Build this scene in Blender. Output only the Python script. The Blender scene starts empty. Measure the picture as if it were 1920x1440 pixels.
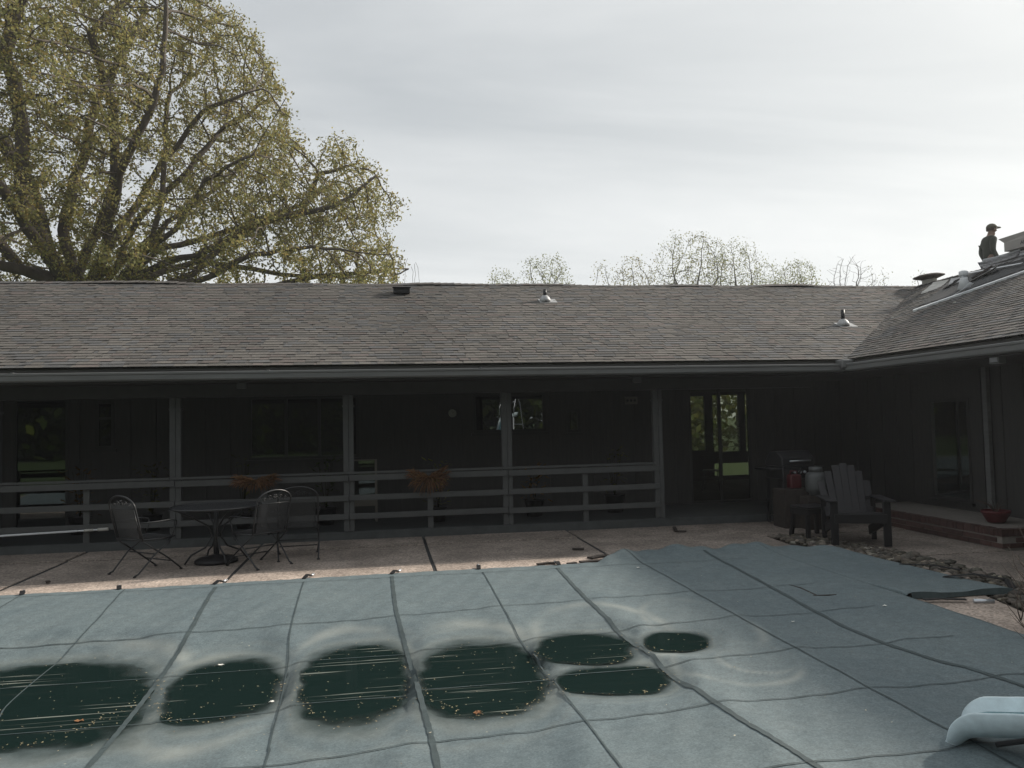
import bpy, bmesh, math, random
import numpy as np
from mathutils import Vector, Matrix, kdtree, noise as mnoise
random.seed(7); RNG = np.random.default_rng(7)
S = bpy.context.scene
COL = S.collection
rad = math.radians
# ------------------------------------------------------------------ camera
F = 1500.0; YAW = rad(9.2); PIT = rad(2.67); ROLL = rad(1.3); H = 1.745
fw = Vector((math.sin(YAW)*math.cos(PIT), math.cos(YAW)*math.cos(PIT), math.sin(PIT)))
rt = Vector((math.cos(YAW), -math.sin(YAW), 0.0)); upv = rt.cross(fw)
r2 = rt*math.cos(ROLL) - upv*math.sin(ROLL); u2 = upv*math.cos(ROLL) + rt*math.sin(ROLL)
CAMP = Vector((0, 0, H))
cam = bpy.data.cameras.new('camera'); camo = bpy.data.objects.new('camera', cam); COL.objects.link(camo)
M3 = Matrix((r2, u2, -fw)).transposed()
camo.matrix_world = Matrix.Translation(CAMP) @ M3.to_4x4()
cam.sensor_width = 36; cam.lens = 36*F/1920; cam.clip_end = 2000; cam.clip_start = 0.05
S.camera = camo
S.render.resolution_x, S.render.resolution_y = 1024, 768
# ------------------------------------------------------------------ sky and sun
SUN_AZ, SUN_EL = rad(70.5), rad(28)          # azimuth from +Y towards +X
sund = Vector((math.sin(SUN_AZ)*math.cos(SUN_EL), math.cos(SUN_AZ)*math.cos(SUN_EL), math.sin(SUN_EL)))
W = bpy.data.worlds.new('World'); S.world = W; W.use_nodes = True
nt = W.node_tree; N = nt.nodes; L = nt.links; N.clear()
def wn(t, **k):
    n = N.new(t)
    for a, b in k.items(): setattr(n, a, b)
    return n
out = wn('ShaderNodeOutputWorld'); bg = wn('ShaderNodeBackground'); bg.inputs['Strength'].default_value = 0.1
L.new(bg.outputs[0], out.inputs[0])
sky = wn('ShaderNodeTexSky', sky_type='NISHITA'); sky.sun_disc = False
sky.sun_elevation = SUN_EL; sky.sun_rotation = SUN_AZ; sky.dust_density = 3.0; sky.air_density = 1.0
tc = wn('ShaderNodeTexCoord'); sep = wn('ShaderNodeSeparateXYZ'); L.new(tc.outputs['Generated'], sep.inputs[0])
def mth(op, a, b=None, c=None):
    n = wn('ShaderNodeMath', operation=op)
    for i, v in enumerate((a, b, c)):
        if v is None: continue
        if isinstance(v, (int, float)): n.inputs[i].default_value = v
        else: L.new(v, n.inputs[i])
    return n.outputs[0]
zc = mth('MAXIMUM', sep.outputs[2], 0.0)
zd = mth('ADD', zc, 0.16)
cx = mth('DIVIDE', sep.outputs[0], zd); cy = mth('DIVIDE', sep.outputs[1], zd)
cmb = wn('ShaderNodeCombineXYZ'); L.new(cx, cmb.inputs[0]); L.new(cy, cmb.inputs[1])
mp = wn('ShaderNodeMapping'); mp.inputs['Rotation'].default_value = (0, 0, rad(-24)); mp.inputs['Scale'].default_value = (0.32, 1.0, 1)
L.new(cmb.outputs[0], mp.inputs[0])
nz = wn('ShaderNodeTexNoise'); nz.inputs['Scale'].default_value = 1.1; nz.inputs['Detail'].default_value = 6; nz.inputs['Roughness'].default_value = 0.55
nz.inputs['Distortion'].default_value = 0.6
L.new(mp.outputs[0], nz.inputs['Vector'])
rmp = wn('ShaderNodeMapRange'); L.new(nz.outputs[0], rmp.inputs[0]); rmp.inputs[1].default_value = 0.36; rmp.inputs[2].default_value = 0.66
hz = mth('POWER', mth('SUBTRACT', 1.0, zc), 2.2)
def mixc(f, a, b):
    n = wn('ShaderNodeMix', data_type='RGBA')
    for s, v in ((0, f), (6, a), (7, b)):
        if isinstance(v, (int, float)): n.inputs[s].default_value = v
        elif isinstance(v, tuple): n.inputs[s].default_value = (*v, 1)
        else: L.new(v, n.inputs[s])
    return n.outputs[2]
veil = mixc(hz, (3.2, 3.45, 3.72), (6.1, 6.4, 6.45))
veil2 = mixc(mth('MULTIPLY', rmp.outputs[0], 0.72), veil, (7.3, 7.42, 7.4))
dotn = wn('ShaderNodeVectorMath', operation='DOT_PRODUCT'); L.new(tc.outputs['Generated'], dotn.inputs[0]); dotn.inputs[1].default_value = sund
dp = mth('MAXIMUM', dotn.outputs['Value'], 0.0)
gl = mth('ADD', mth('MULTIPLY', mth('POWER', dp, 3.5), 2.5), mth('MULTIPLY', mth('POWER', dp, 40.0), 1.0))
glc = wn('ShaderNodeVectorMath', operation='SCALE'); glc.inputs[0].default_value = (1.0, 0.97, 0.86); L.new(gl, glc.inputs['Scale'])
tot = wn('ShaderNodeVectorMath', operation='ADD'); L.new(mixc(0.95, sky.outputs[0], veil2), tot.inputs[0]); L.new(glc.outputs[0], tot.inputs[1])
L.new(tot.outputs[0], bg.inputs['Color'])
sl = bpy.data.lights.new('sun', 'SUN'); sl.energy = 4.3; sl.angle = rad(4.5); sl.color = (1.0, 0.93, 0.83)
slo = bpy.data.objects.new('sun', sl); COL.objects.link(slo)
slo.rotation_euler = sund.to_track_quat('Z', 'Y').to_euler(); slo.location = (30, 30, 30)
S.view_settings.view_transform = 'Standard'; S.view_settings.look = 'None'
S.view_settings.exposure = 0.35; S.view_settings.gamma = 1.0; S.view_settings.use_curve_mapping = False
S.render.engine = 'CYCLES'; S.cycles.max_bounces = 8; S.cycles.transparent_max_bounces = 16
S.cycles.use_denoising = True; S.cycles.sample_clamp_indirect = 6

# ------------------------------------------------------------------ measuring helpers (pixel of the 1920x1440 photo -> point in the place)
def ray(x, y): return fw + r2*((x-960)/F) - u2*((y-720)/F)
def onY(x, y, Y): d = ray(x, y); return CAMP + d*(Y/d.y)
def onZ(x, y, Z=0.0): d = ray(x, y); return CAMP + d*((Z-H)/d.z)
def onX(x, y, X): d = ray(x, y); return CAMP + d*(X/d.x)
def onP(x, y, p, n): d = ray(x, y); p = Vector(p); n = Vector(n); return CAMP + d*((p-CAMP).dot(n)/d.dot(n))

# ------------------------------------------------------------------ materials
MATS = {}
def mat(name, col, rough=0.7, var=0.25, scale=8.0, bump=0.0, bscale=60.0, metal=0.0, spec=0.4, attr=None, col2=None, stretch=None, obj_var=0.0, sheen=0.0):
    m = bpy.data.materials.new(name); m.use_nodes = True; t = m.node_tree; n = t.nodes; l = t.links
    b = n['Principled BSDF']; b.inputs['Roughness'].default_value = rough; b.inputs['Metallic'].default_value = metal
    b.inputs['Specular IOR Level'].default_value = spec
    c = n.new('ShaderNodeTexCoord'); vec = c.outputs['Object']
    if stretch:
        mm = n.new('ShaderNodeMapping'); mm.inputs['Scale'].default_value = stretch; l.new(vec, mm.inputs[0]); vec = mm.outputs[0]
    z = n.new('ShaderNodeTexNoise'); z.inputs['Scale'].default_value = scale; z.inputs['Detail'].default_value = 6; z.inputs['Roughness'].default_value = 0.6; l.new(vec, z.inputs['Vector'])
    r = n.new('ShaderNodeMapRange'); l.new(z.outputs[0], r.inputs[0]); r.inputs[1].default_value = 0.25; r.inputs[2].default_value = 0.75; r.inputs[3].default_value = 0; r.inputs[4].default_value = 1
    mx = n.new('ShaderNodeMix'); mx.data_type = 'RGBA'; l.new(r.outputs[0], mx.inputs[0])
    ca = tuple(v*(1-var) for v in col); cb = tuple(min(1, v*(1+var)) for v in (col2 or col))
    mx.inputs[6].default_value = (*ca, 1); mx.inputs[7].default_value = (*cb, 1)
    res = mx.outputs[2]
    if attr:
        a = n.new('ShaderNodeAttribute'); a.attribute_name = attr
        mu = n.new('ShaderNodeMix'); mu.data_type = 'RGBA'; mu.blend_type = 'MULTIPLY'; mu.inputs[0].default_value = 1
        l.new(res, mu.inputs[6]); l.new(a.outputs['Color'], mu.inputs[7]); res = mu.outputs[2]
    if obj_var:
        o = n.new('ShaderNodeObjectInfo'); mr = n.new('ShaderNodeMapRange'); l.new(o.outputs['Random'], mr.inputs[0]); mr.inputs[3].default_value = 1-obj_var; mr.inputs[4].default_value = 1+obj_var
        vm = n.new('ShaderNodeVectorMath'); vm.operation = 'SCALE'; l.new(res, vm.inputs[0]); l.new(mr.outputs[0], vm.inputs['Scale']); res = vm.outputs[0]
    l.new(res, b.inputs['Base Color'])
    rr = n.new('ShaderNodeMapRange'); l.new(z.outputs[0], rr.inputs[0]); rr.inputs[3].default_value = max(0.02, rough-0.08); rr.inputs[4].default_value = min(1, rough+0.08); l.new(rr.outputs[0], b.inputs['Roughness'])
    if sheen: b.inputs['Sheen Weight'].default_value = sheen
    if bump:
        z2 = n.new('ShaderNodeTexNoise'); z2.inputs['Scale'].default_value = bscale; z2.inputs['Detail'].default_value = 4; l.new(vec, z2.inputs['Vector'])
        bp = n.new('ShaderNodeBump'); bp.inputs['Strength'].default_value = bump; bp.inputs['Distance'].default_value = 0.02; l.new(z2.outputs[0], bp.inputs['Height']); l.new(bp.outputs[0], b.inputs['Normal'])
    MATS[name] = m
    return m
mat('grass', (0.05, 0.085, 0.02), 0.9, 0.4, 3.0, 0.6, 80)
mat('soil', (0.055, 0.045, 0.035), 0.95, 0.4, 12, 0.6, 60)
mat('felt', (0.022, 0.023, 0.025), 0.8, 0.3, 6, 0.2, 40)
mat('grey_paint', (0.072, 0.074, 0.074), 0.6, 0.15, 5, 0.15, 50, stretch=(1, 1, 1))
mat('deck_paint', (0.06, 0.065, 0.066), 0.6, 0.25, 6, 0.2, 40)
mat('siding', (0.048, 0.046, 0.044), 0.75, 0.18, 4, 0.2, 30, stretch=(6, 6, 0.6))
mat('trim', (0.035, 0.034, 0.033), 0.6, 0.2, 6)
mat('pale_trim', (0.42, 0.41, 0.38), 0.55, 0.15, 6)
mat('soffit', (0.04, 0.038, 0.036), 0.8, 0.2, 4)
mat('gutter', (0.14, 0.142, 0.14), 0.42, 0.22, 3.0, 0.05, 30, spec=0.5, stretch=(0.4, 0.4, 3))
mat('drip', (0.06, 0.058, 0.055), 0.7, 0.2, 6)
mat('interior', (0.05, 0.045, 0.04), 0.8, 0.2, 3)
mat('shingle', (0.141, 0.133, 0.125), 0.92, 0.22, 26, 0.5, 160, attr='tint', spec=0.2)
mat('ridge_shingle', (0.13, 0.12, 0.113), 0.92, 0.25, 20, 0.4, 120, attr='tint', spec=0.2)
mat('brick', (0.075, 0.04, 0.034), 0.88, 0.35, 20, 0.4, 90, obj_var=0.3)
mat('mortar', (0.22, 0.2, 0.18), 0.95, 0.2, 20, 0.3, 80)
mat('iron', (0.016, 0.017, 0.019), 0.42, 0.25, 20, spec=0.5)
mat('mesh_iron', (0.03, 0.032, 0.035), 0.5, 0.2, 20, spec=0.5)
mat('galv', (0.55, 0.57, 0.60), 0.38, 0.15, 14, 0.05, 30, metal=0.75)
mat('lead', (0.42, 0.42, 0.42), 0.55, 0.25, 12, 0.1, 30, metal=0.2)
mat('white_metal', (0.68, 0.70, 0.72), 0.4, 0.1, 5)
mat('black_metal', (0.018, 0.018, 0.02), 0.45, 0.2, 10)
mat('slide', (0.58, 0.69, 0.73), 0.45, 0.14, 14, 0.05, 60, spec=0.5)
mat('slide_in', (0.42, 0.66, 0.70), 0.3, 0.1, 5, spec=0.5)
mat('plastic_dark', (0.010, 0.009, 0.010), 0.55, 0.2, 6)
mat('plastic_slate', (0.012, 0.011, 0.013), 0.55, 0.2, 6)
mat('tank', (0.085, 0.09, 0.09), 0.45, 0.12, 9)
mat('red_plastic', (0.07, 0.01, 0.012), 0.45, 0.2, 8)
mat('terracotta', (0.09, 0.016, 0.018), 0.6, 0.25, 8)
mat('straw', (0.16, 0.095, 0.05), 0.9, 0.4, 30, attr='tint')
mat('bark', (0.10, 0.082, 0.066), 0.92, 0.35, 5, 0.8, 22, stretch=(1, 1, 0.35))
mat('bark_far', (0.085, 0.075, 0.065), 0.95, 0.3, 5)
mat('twig', (0.07, 0.05, 0.04), 0.85, 0.3, 12)
mat('strap', (0.055, 0.075, 0.078), 0.75, 0.3, 12, 0.2, 90)
mat('black_rubber', (0.012, 0.012, 0.013), 0.6, 0.2, 10)
mat('wood_scrap', (0.035, 0.028, 0.024), 0.85, 0.4, 18, 0.3, 60)
mat('leaf_dry', (0.22, 0.10, 0.04), 0.8, 0.4, 30)
mat('petal', (0.75, 0.74, 0.68), 0.8, 0.1, 30)
mat('carton', (0.34, 0.32, 0.30), 0.85, 0.08, 4, obj_var=0.05)
mat('carton_print', (0.07, 0.07, 0.08), 0.8, 0.1, 10)
mat('wrap', (0.05, 0.05, 0.053), 0.5, 0.5, 9, 0.2, 40, col2=(0.34, 0.34, 0.35), stretch=(1, 3, 14), obj_var=0.5)
mat('wrap_pale', (0.45, 0.46, 0.48), 0.55, 0.3, 8, 0.2, 40, stretch=(1, 2, 10), obj_var=0.2)
mat('skin', (0.20, 0.13, 0.10), 0.6, 0.1, 10)
mat('shirt', (0.045, 0.05, 0.04), 0.9, 0.2, 12, 0.3, 60)
mat('jeans', (0.05, 0.055, 0.075), 0.9, 0.25, 14, 0.3, 60)
mat('cap_cloth', (0.12, 0.11, 0.085), 0.9, 0.15, 12)
mat('boot', (0.05, 0.035, 0.025), 0.7, 0.2, 12)
mat('sign_paint', (0.13, 0.12, 0.10), 0.7, 0.1, 8)
mat('clock_face', (0.26, 0.26, 0.22), 0.5, 0.1, 8)
mat('stone', (0.12, 0.108, 0.095), 0.85, 0.3, 10, 0.3, 50, attr='tint')
mat('blind', (0.60, 0.60, 0.54), 0.7, 0.1, 8)
mat('pot_soil', (0.03, 0.024, 0.02), 0.95, 0.3, 20)

def leaf_mat(name, col, trans=0.45):
    m = bpy.data.materials.new(name); m.use_nodes = True; t = m.node_tree; n = t.nodes; l = t.links; n.clear()
    o = n.new('ShaderNodeOutputMaterial'); a = n.new('ShaderNodeAttribute'); a.attribute_name = 'tint'
    mu = n.new('ShaderNodeMix'); mu.data_type = 'RGBA'; mu.blend_type = 'MULTIPLY'; mu.inputs[0].default_value = 1; mu.inputs[6].default_value = (*col, 1); l.new(a.outputs['Color'], mu.inputs[7])
    d = n.new('ShaderNodeBsdfDiffuse'); tr = n.new('ShaderNodeBsdfTranslucent'); s = n.new('ShaderNodeMixShader'); s.inputs[0].default_value = trans
    l.new(mu.outputs[2], d.inputs[0]); l.new(mu.outputs[2], tr.inputs[0]); l.new(d.outputs[0], s.inputs[1]); l.new(tr.outputs[0], s.inputs[2]); l.new(s.outputs[0], o.inputs[0])
    MATS[name] = m
leaf_mat('oak_leaf', (0.275, 0.265, 0.125), 0.47); leaf_mat('far_leaf', (0.24, 0.25, 0.12)); leaf_mat('wood_leaf', (0.085, 0.115, 0.03)); leaf_mat('plant_leaf', (0.06, 0.085, 0.03))
def glass_mat(name, tint, ior, rough=0.01):
    m = bpy.data.materials.new(name); m.use_nodes = True; t = m.node_tree; n = t.nodes; l = t.links; n.clear()
    o = n.new('ShaderNodeOutputMaterial'); tr = n.new('ShaderNodeBsdfTransparent'); tr.inputs[0].default_value = (*tint, 1)
    g = n.new('ShaderNodeBsdfGlossy'); g.inputs['Roughness'].default_value = rough; g.inputs[0].default_value = (0.9, 0.95, 0.95, 1)
    f = n.new('ShaderNodeFresnel'); f.inputs[0].default_value = ior; s = n.new('ShaderNodeMixShader')
    # old panes are never flat: slow waviness
    z = n.new('ShaderNodeTexNoise'); z.inputs['Scale'].default_value = 1.3; c = n.new('ShaderNodeTexCoord'); l.new(c.outputs['Object'], z.inputs['Vector'])
    bp = n.new('ShaderNodeBump'); bp.inputs['Strength'].default_value = 0.04; bp.inputs['Distance'].default_value = 0.02; l.new(z.outputs[0], bp.inputs['Height']); l.new(bp.outputs[0], g.inputs['Normal'])
    l.new(f.outputs[0], s.inputs[0]); l.new(tr.outputs[0], s.inputs[1]); l.new(g.outputs[0], s.inputs[2]); l.new(s.outputs[0], o.inputs[0]); MATS[name] = m
glass_mat('pane', (0.45, 0.47, 0.44), 2.0); glass_mat('mirror_pane', (0.2, 0.2, 0.2), 2.4, 0.0); glass_mat('clear_pane', (0.5, 0.52, 0.46), 1.5)

# concrete with exposed aggregate
def concrete_mat(name, col):
    m = mat(name, col, 0.9, 0.28, 1.3, 0.35, 120, obj_var=0.06)
    t = m.node_tree; n = t.nodes; l = t.links; b = n['Principled BSDF']; src = b.inputs['Base Color'].links[0].from_socket
    c = n.new('ShaderNodeTexCoord'); v = n.new('ShaderNodeTexVoronoi'); v.inputs['Scale'].default_value = 48; l.new(c.outputs['Object'], v.inputs['Vector'])
    r = n.new('ShaderNodeMapRange'); l.new(v.outputs['Color'], r.inputs[0]); r.inputs[3].default_value = 0.5; r.inputs[4].default_value = 1.45
    z = n.new('ShaderNodeTexNoise'); z.inputs['Scale'].default_value = 0.9; z.inputs['Detail'].default_value = 7; z.inputs['Roughness'].default_value = 0.7; l.new(c.outputs['Object'], z.inputs['Vector'])
    r3 = n.new('ShaderNodeMapRange'); l.new(z.outputs[0], r3.inputs[0]); r3.inputs[1].default_value = 0.42; r3.inputs[2].default_value = 0.62; r3.inputs[3].default_value = 0.72; r3.inputs[4].default_value = 1.05
    mm = n.new('ShaderNodeMath'); mm.operation = 'MULTIPLY'; l.new(r.outputs[0], mm.inputs[0]); l.new(r3.outputs[0], mm.inputs[1])
    s = n.new('ShaderNodeVectorMath'); s.operation = 'SCALE'; l.new(src, s.inputs[0]); l.new(mm.outputs[0], s.inputs['Scale']); l.new(s.outputs[0], b.inputs['Base Color'])
concrete_mat('concrete', (0.27, 0.228, 0.196)); concrete_mat('coping', (0.46, 0.375, 0.315))  # coping is a paler pour; the contrast also carries painted sun and shade

# ------------------------------------------------------------------ mesh builder
class MB:
    def __init__(s): s.v = []; s.f = []; s.t = []; s.sm = []
    def face(s, idx, tint=None, smooth=False): s.f.append(tuple(idx)); s.t.append(tint or (1, 1, 1)); s.sm.append(smooth)
    def poly(s, pts, tint=None):
        i = len(s.v); s.v += [tuple(p) for p in pts]; s.face(range(i, i+len(pts)), tint); return s
    def box(s, c, d, R=None, tint=None):
        i = len(s.v); x, y, z = d[0]/2, d[1]/2, d[2]/2
        for p in ((-x,-y,-z),(x,-y,-z),(x,y,-z),(-x,y,-z),(-x,-y,z),(x,-y,z),(x,y,z),(-x,y,z)):
            q = Vector(p)
            if R is not None: q = R @ q
            s.v.append(tuple(q+Vector(c)))
        for q in ((0,3,2,1),(4,5,6,7),(0,1,5,4),(1,2,6,5),(2,3,7,6),(3,0,4,7)): s.face([i+k for k in q], tint)
        return s
    def bb(s, x0, x1, y0, y1, z0, z1, tint=None): return s.box(((x0+x1)/2,(y0+y1)/2,(z0+z1)/2),(x1-x0,y1-y0,z1-z0),None,tint)
    def bar(s, a, b, w, h, upd=(0,0,1), tint=None):
        a = Vector(a); b = Vector(b); d = (b-a); ln = d.length; d.normalize(); u = Vector(upd)
        sx = d.cross(u)
        if sx.length < 1e-4: sx = d.cross(Vector((1,0,0)))
        sx.normalize(); uu = sx.cross(d)
        R = Matrix((d, sx, uu)).transposed()
        return s.box((a+b)/2, (ln, w, h), R, tint)
    def tube(s, pts, r, n=6, cap=True, smooth=True, tint=None, closed=False):
        pts = [Vector(p) for p in pts]; m = len(pts)
        rr = r if isinstance(r, (list, tuple)) else [r]*m
        base = len(s.v); prev = None
        for i, p in enumerate(pts):
            if closed: d = pts[(i+1) % m]-pts[i-1]
            else: d = (pts[min(i+1, m-1)]-pts[max(i-1, 0)])
            if d.length < 1e-9: d = Vector((0,0,1))
            d.normalize()
            if prev is None:
                a = d.cross(Vector((0,0,1)))
                if a.length < 0.05: a = d.cross(Vector((1,0,0)))
            else: a = prev - d*prev.dot(d)
            a.normalize(); prev = a; b = d.cross(a)
            for k in range(n):
                t = 2*math.pi*k/n; s.v.append(tuple(p+(a*math.cos(t)+b*math.sin(t))*rr[i]))
        for i in range(m if closed else m-1):
            j = (i+1) % m
            for k in range(n):
                k2 = (k+1) % n; s.face((base+i*n+k, base+i*n+k2, base+j*n+k2, base+j*n+k), tint, smooth)
        if cap and not closed:
            s.face([base+k for k in range(n)][::-1], tint); s.face([base+(m-1)*n+k for k in range(n)], tint)
        return s
    def lathe(s, prof, c=(0,0,0), n=16, R=None, tint=None, smooth=True):
        base = len(s.v); c = Vector(c)
        for (r, z) in prof:
            for k in range(n):
                t = 2*math.pi*k/n; q = Vector((r*math.cos(t), r*math.sin(t), z))
                if R is not None: q = R @ q
                s.v.append(tuple(q+c))
        for i in range(len(prof)-1):
            for k in range(n):
                k2 = (k+1) % n; s.face((base+i*n+k, base+i*n+k2, base+(i+1)*n+k2, base+(i+1)*n+k), tint, smooth)
        s.face([base+k for k in range(n)][::-1], tint); s.face([base+(len(prof)-1)*n+k for k in range(n)], tint)
        return s
    def extrude(s, poly, vec, tint=None):
        i = len(s.v); m = len(poly); vec = Vector(vec)
        s.v += [tuple(p) for p in poly]; s.v += [tuple(Vector(p)+vec) for p in poly]
        s.face(list(range(i, i+m))[::-1], tint); s.face(range(i+m, i+2*m), tint)
        for k in range(m): k2 = (k+1) % m; s.face((i+k, i+k2, i+m+k2, i+m+k), tint)
        return s
    def mesh(s, name, m, tinted=False):
        me = bpy.data.meshes.new(name); me.from_pydata(s.v, [], s.f)
        if any(s.sm): me.polygons.foreach_set('use_smooth', s.sm)
        if tinted or any(t != (1, 1, 1) for t in s.t):
            a = me.attributes.new('tint', 'FLOAT_COLOR', 'FACE'); a.data.foreach_set('color', np.array([(*t, 1) for t in s.t], dtype=np.float32).ravel())
        if m: me.materials.append(MATS[m])
        me.update(); return me
    def build(s, name, m, parent=None, **k):
        return link(name, s.mesh(name, m, k.pop('tinted', False)), parent, **k)
def link(name, me, parent=None, loc=None, rotz=None, kind=None, label=None, cat=None, group=None):
    o = bpy.data.objects.new(name, me); COL.objects.link(o)
    if parent: o.parent = parent
    if loc is not None: o.location = loc
    if rotz is not None: o.rotation_euler = (0, 0, rotz)
    if kind: o['kind'] = kind
    if label: o['label'] = label
    if cat: o['category'] = cat
    if group: o['group'] = group
    return o
def thing(name, label, cat, loc=(0,0,0), rotz=0.0, group=None): return link(name, None, None, loc, rotz, None, label, cat, group)
def bevel(o, w=0.01, seg=2):
    b = o.modifiers.new('bevel', 'BEVEL'); b.width = w; b.segments = seg; b.limit_method = 'ANGLE'; return o
def arc(c, r, a0, a1, n, ax=(1,0,0), ay=(0,0,1)):
    ax = Vector(ax); ay = Vector(ay); c = Vector(c)
    return [c+ax*(r*math.cos(a0+(a1-a0)*i/n))+ay*(r*math.sin(a0+(a1-a0)*i/n)) for i in range(n+1)]
rnd = random.uniform

# ================================================================== SETTING
ss = lambda a, b, x: (lambda t: t*t*(3-2*t))(min(1, max(0, (x-a)/(b-a))))
g = MB(); B = 900.0
for (x0, x1, y0, y1) in ((-B, -10.2, -B, B), (4.95, B, -B, B), (-10.2, 4.95, 9.05, B), (-10.2, 4.95, -B, 1.6)):
    g.poly([(x0, y0, -0.07), (x1, y0, -0.07), (x1, y1, -0.07), (x0, y1, -0.07)])
g.build('ground', 'grass', kind='structure')
pb = MB()
pb.poly([(-10.2, 1.6, -1.6), (4.95, 1.6, -1.6), (4.95, 9.05, -1.6), (-10.2, 9.05, -1.6)])
for a, b in (((-10.2, 1.6), (4.95, 1.6)), ((4.95, 1.6), (4.95, 9.05)), ((4.95, 9.05), (-10.2, 9.05)), ((-10.2, 9.05), (-10.2, 1.6))):
    pb.poly([(*a, -1.6), (*b, -1.6), (*b, -0.07), (*a, -0.07)])
pb.build('pool_basin', 'mortar', kind='structure')

# ---- patio: one slab per pour, tarred joints between
patio = link('patio', None, kind='structure')
def slab(poly, z=0.0, parent=patio, name='slab', m_='concrete'):
    m = MB(); m.extrude([(x, y, -0.12) for x, y in poly], (0, 0, 0.12+z)); o = m.build(name, m_, parent); bevel(o, 0.006, 1); return o
JX = [-9.6, -6.65, -4.22, -1.80, 0.58, 2.83, 5.15]
jw = 0.022
for i in range(len(JX)-1):
    a, b = JX[i]+jw, JX[i+1]-jw
    if i == 5: continue
    dz = [0, 0.004, -0.003, 0.003, 0.0, 0][i]
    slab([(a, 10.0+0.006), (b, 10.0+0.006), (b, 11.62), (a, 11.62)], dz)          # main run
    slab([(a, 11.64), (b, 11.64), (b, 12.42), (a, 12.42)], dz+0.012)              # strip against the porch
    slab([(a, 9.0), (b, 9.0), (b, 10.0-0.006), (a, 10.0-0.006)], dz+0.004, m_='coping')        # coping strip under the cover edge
# the wide pour at the corner and the walk along the wing
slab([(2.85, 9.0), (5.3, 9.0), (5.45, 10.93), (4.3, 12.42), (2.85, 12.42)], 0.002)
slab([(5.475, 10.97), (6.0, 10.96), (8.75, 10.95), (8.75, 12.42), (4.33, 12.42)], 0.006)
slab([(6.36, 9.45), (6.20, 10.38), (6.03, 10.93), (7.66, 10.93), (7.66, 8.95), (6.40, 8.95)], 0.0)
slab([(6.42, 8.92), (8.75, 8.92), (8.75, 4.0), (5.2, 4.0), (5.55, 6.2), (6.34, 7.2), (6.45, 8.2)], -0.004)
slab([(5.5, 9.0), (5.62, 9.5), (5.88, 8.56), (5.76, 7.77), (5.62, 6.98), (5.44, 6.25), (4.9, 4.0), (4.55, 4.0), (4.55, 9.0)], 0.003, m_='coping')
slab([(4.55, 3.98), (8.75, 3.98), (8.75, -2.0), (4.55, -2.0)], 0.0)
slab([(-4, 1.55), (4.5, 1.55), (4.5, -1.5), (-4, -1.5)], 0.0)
jm = MB()
for i, x in enumerate(JX[1:-1]):
    w = 0.024+0.006*(i % 2)
    pts = [(x+rnd(-.01, .01), 9.02+(12.4-9.02)*k/9, 0.0) for k in range(10)]
    j = MB()
    for k in range(9):
        a, b = pts[k], pts[k+1]; wa, wb = w*rnd(.8, 1.2), w*rnd(.8, 1.2)
        j.poly([(a[0]-wa, a[1], -0.006), (a[0]+wa, a[1], -0.006), (b[0]+wb, b[1], -0.006), (b[0]-wb, b[1], -0.006)])
    j.build('joint', 'felt', patio)

# ---- river stones in the bed between patio and walk
bedpx = [(1440,1005),(1500,1003),(1560,1012),(1660,1030),(1800,1060),(1920,1095),(1920,1145),(1840,1110),(1760,1080),(1690,1055),(1600,1045),(1555,1033)]
bed = [onZ(x, y, 0) for x, y in bedpx]; bed = [(p.x, p.y) for p in bed]
bed[5] = (6.34, 7.2); bed[6] = (5.5, 6.2); bed = bed[:6]+[(5.55, 6.2), (5.0, 4.0), (4.9, 4.0)]+bed[6:]
MB().poly([(5.3, 3.9, -0.03), (6.6, 3.9, -0.03), (6.6, 11.05, -0.03), (5.3, 11.05, -0.03)]).build('planting_bed', 'soil', kind='structure')
def inpoly(x, y, P):
    c = False; j = len(P)-1
    for i in range(len(P)):
        if (P[i][1] > y) != (P[j][1] > y) and x < (P[j][0]-P[i][0])*(y-P[i][1])/(P[j][1]-P[i][1])+P[i][0]: c = not c
        j = i
    return c
bm = bmesh.new(); bmesh.ops.create_icosphere(bm, subdivisions=1, radius=1.0); ico_v = [v.co.copy() for v in bm.verts]; ico_f = [tuple(v.index for v in f.verts) for f in bm.faces]; bm.free()
st = MB(); k = 0
while k < 1500:
    x, y = rnd(4.9, 6.6), rnd(4.0, 11.1)
    if not inpoly(x, y, bed): continue
    k += 1
    r = rnd(0.016, 0.045) if random.random() < 0.85 else rnd(0.045, 0.075)
    sx, sy, sz = r*rnd(.8, 1.5), r*rnd(.7, 1.2), r*rnd(.45, .7); a = rnd(0, 6.3); i0 = len(st.v)
    t = rnd(.45, 1.1) if random.random() < 0.86 else rnd(1.6, 2.6); tint = (t*rnd(.95, 1.1), t, t*rnd(.85, 1.0))
    ca, sa = math.cos(a), math.sin(a); zb = rnd(-.02, .015)
    for v in ico_v:
        q = (v.x*sx*rnd(.85, 1.1), v.y*sy*rnd(.85, 1.1), v.z*sz); st.v.append((x+q[0]*ca-q[1]*sa, y+q[0]*sa+q[1]*ca, zb+q[2]))
    for f in ico_f: st.face([i0+q for q in f], tint, True)
st.build('river_stones', 'stone', kind='stuff', label='brown and pale river stones between the pool deck and the walk', cat='stones')

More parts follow.
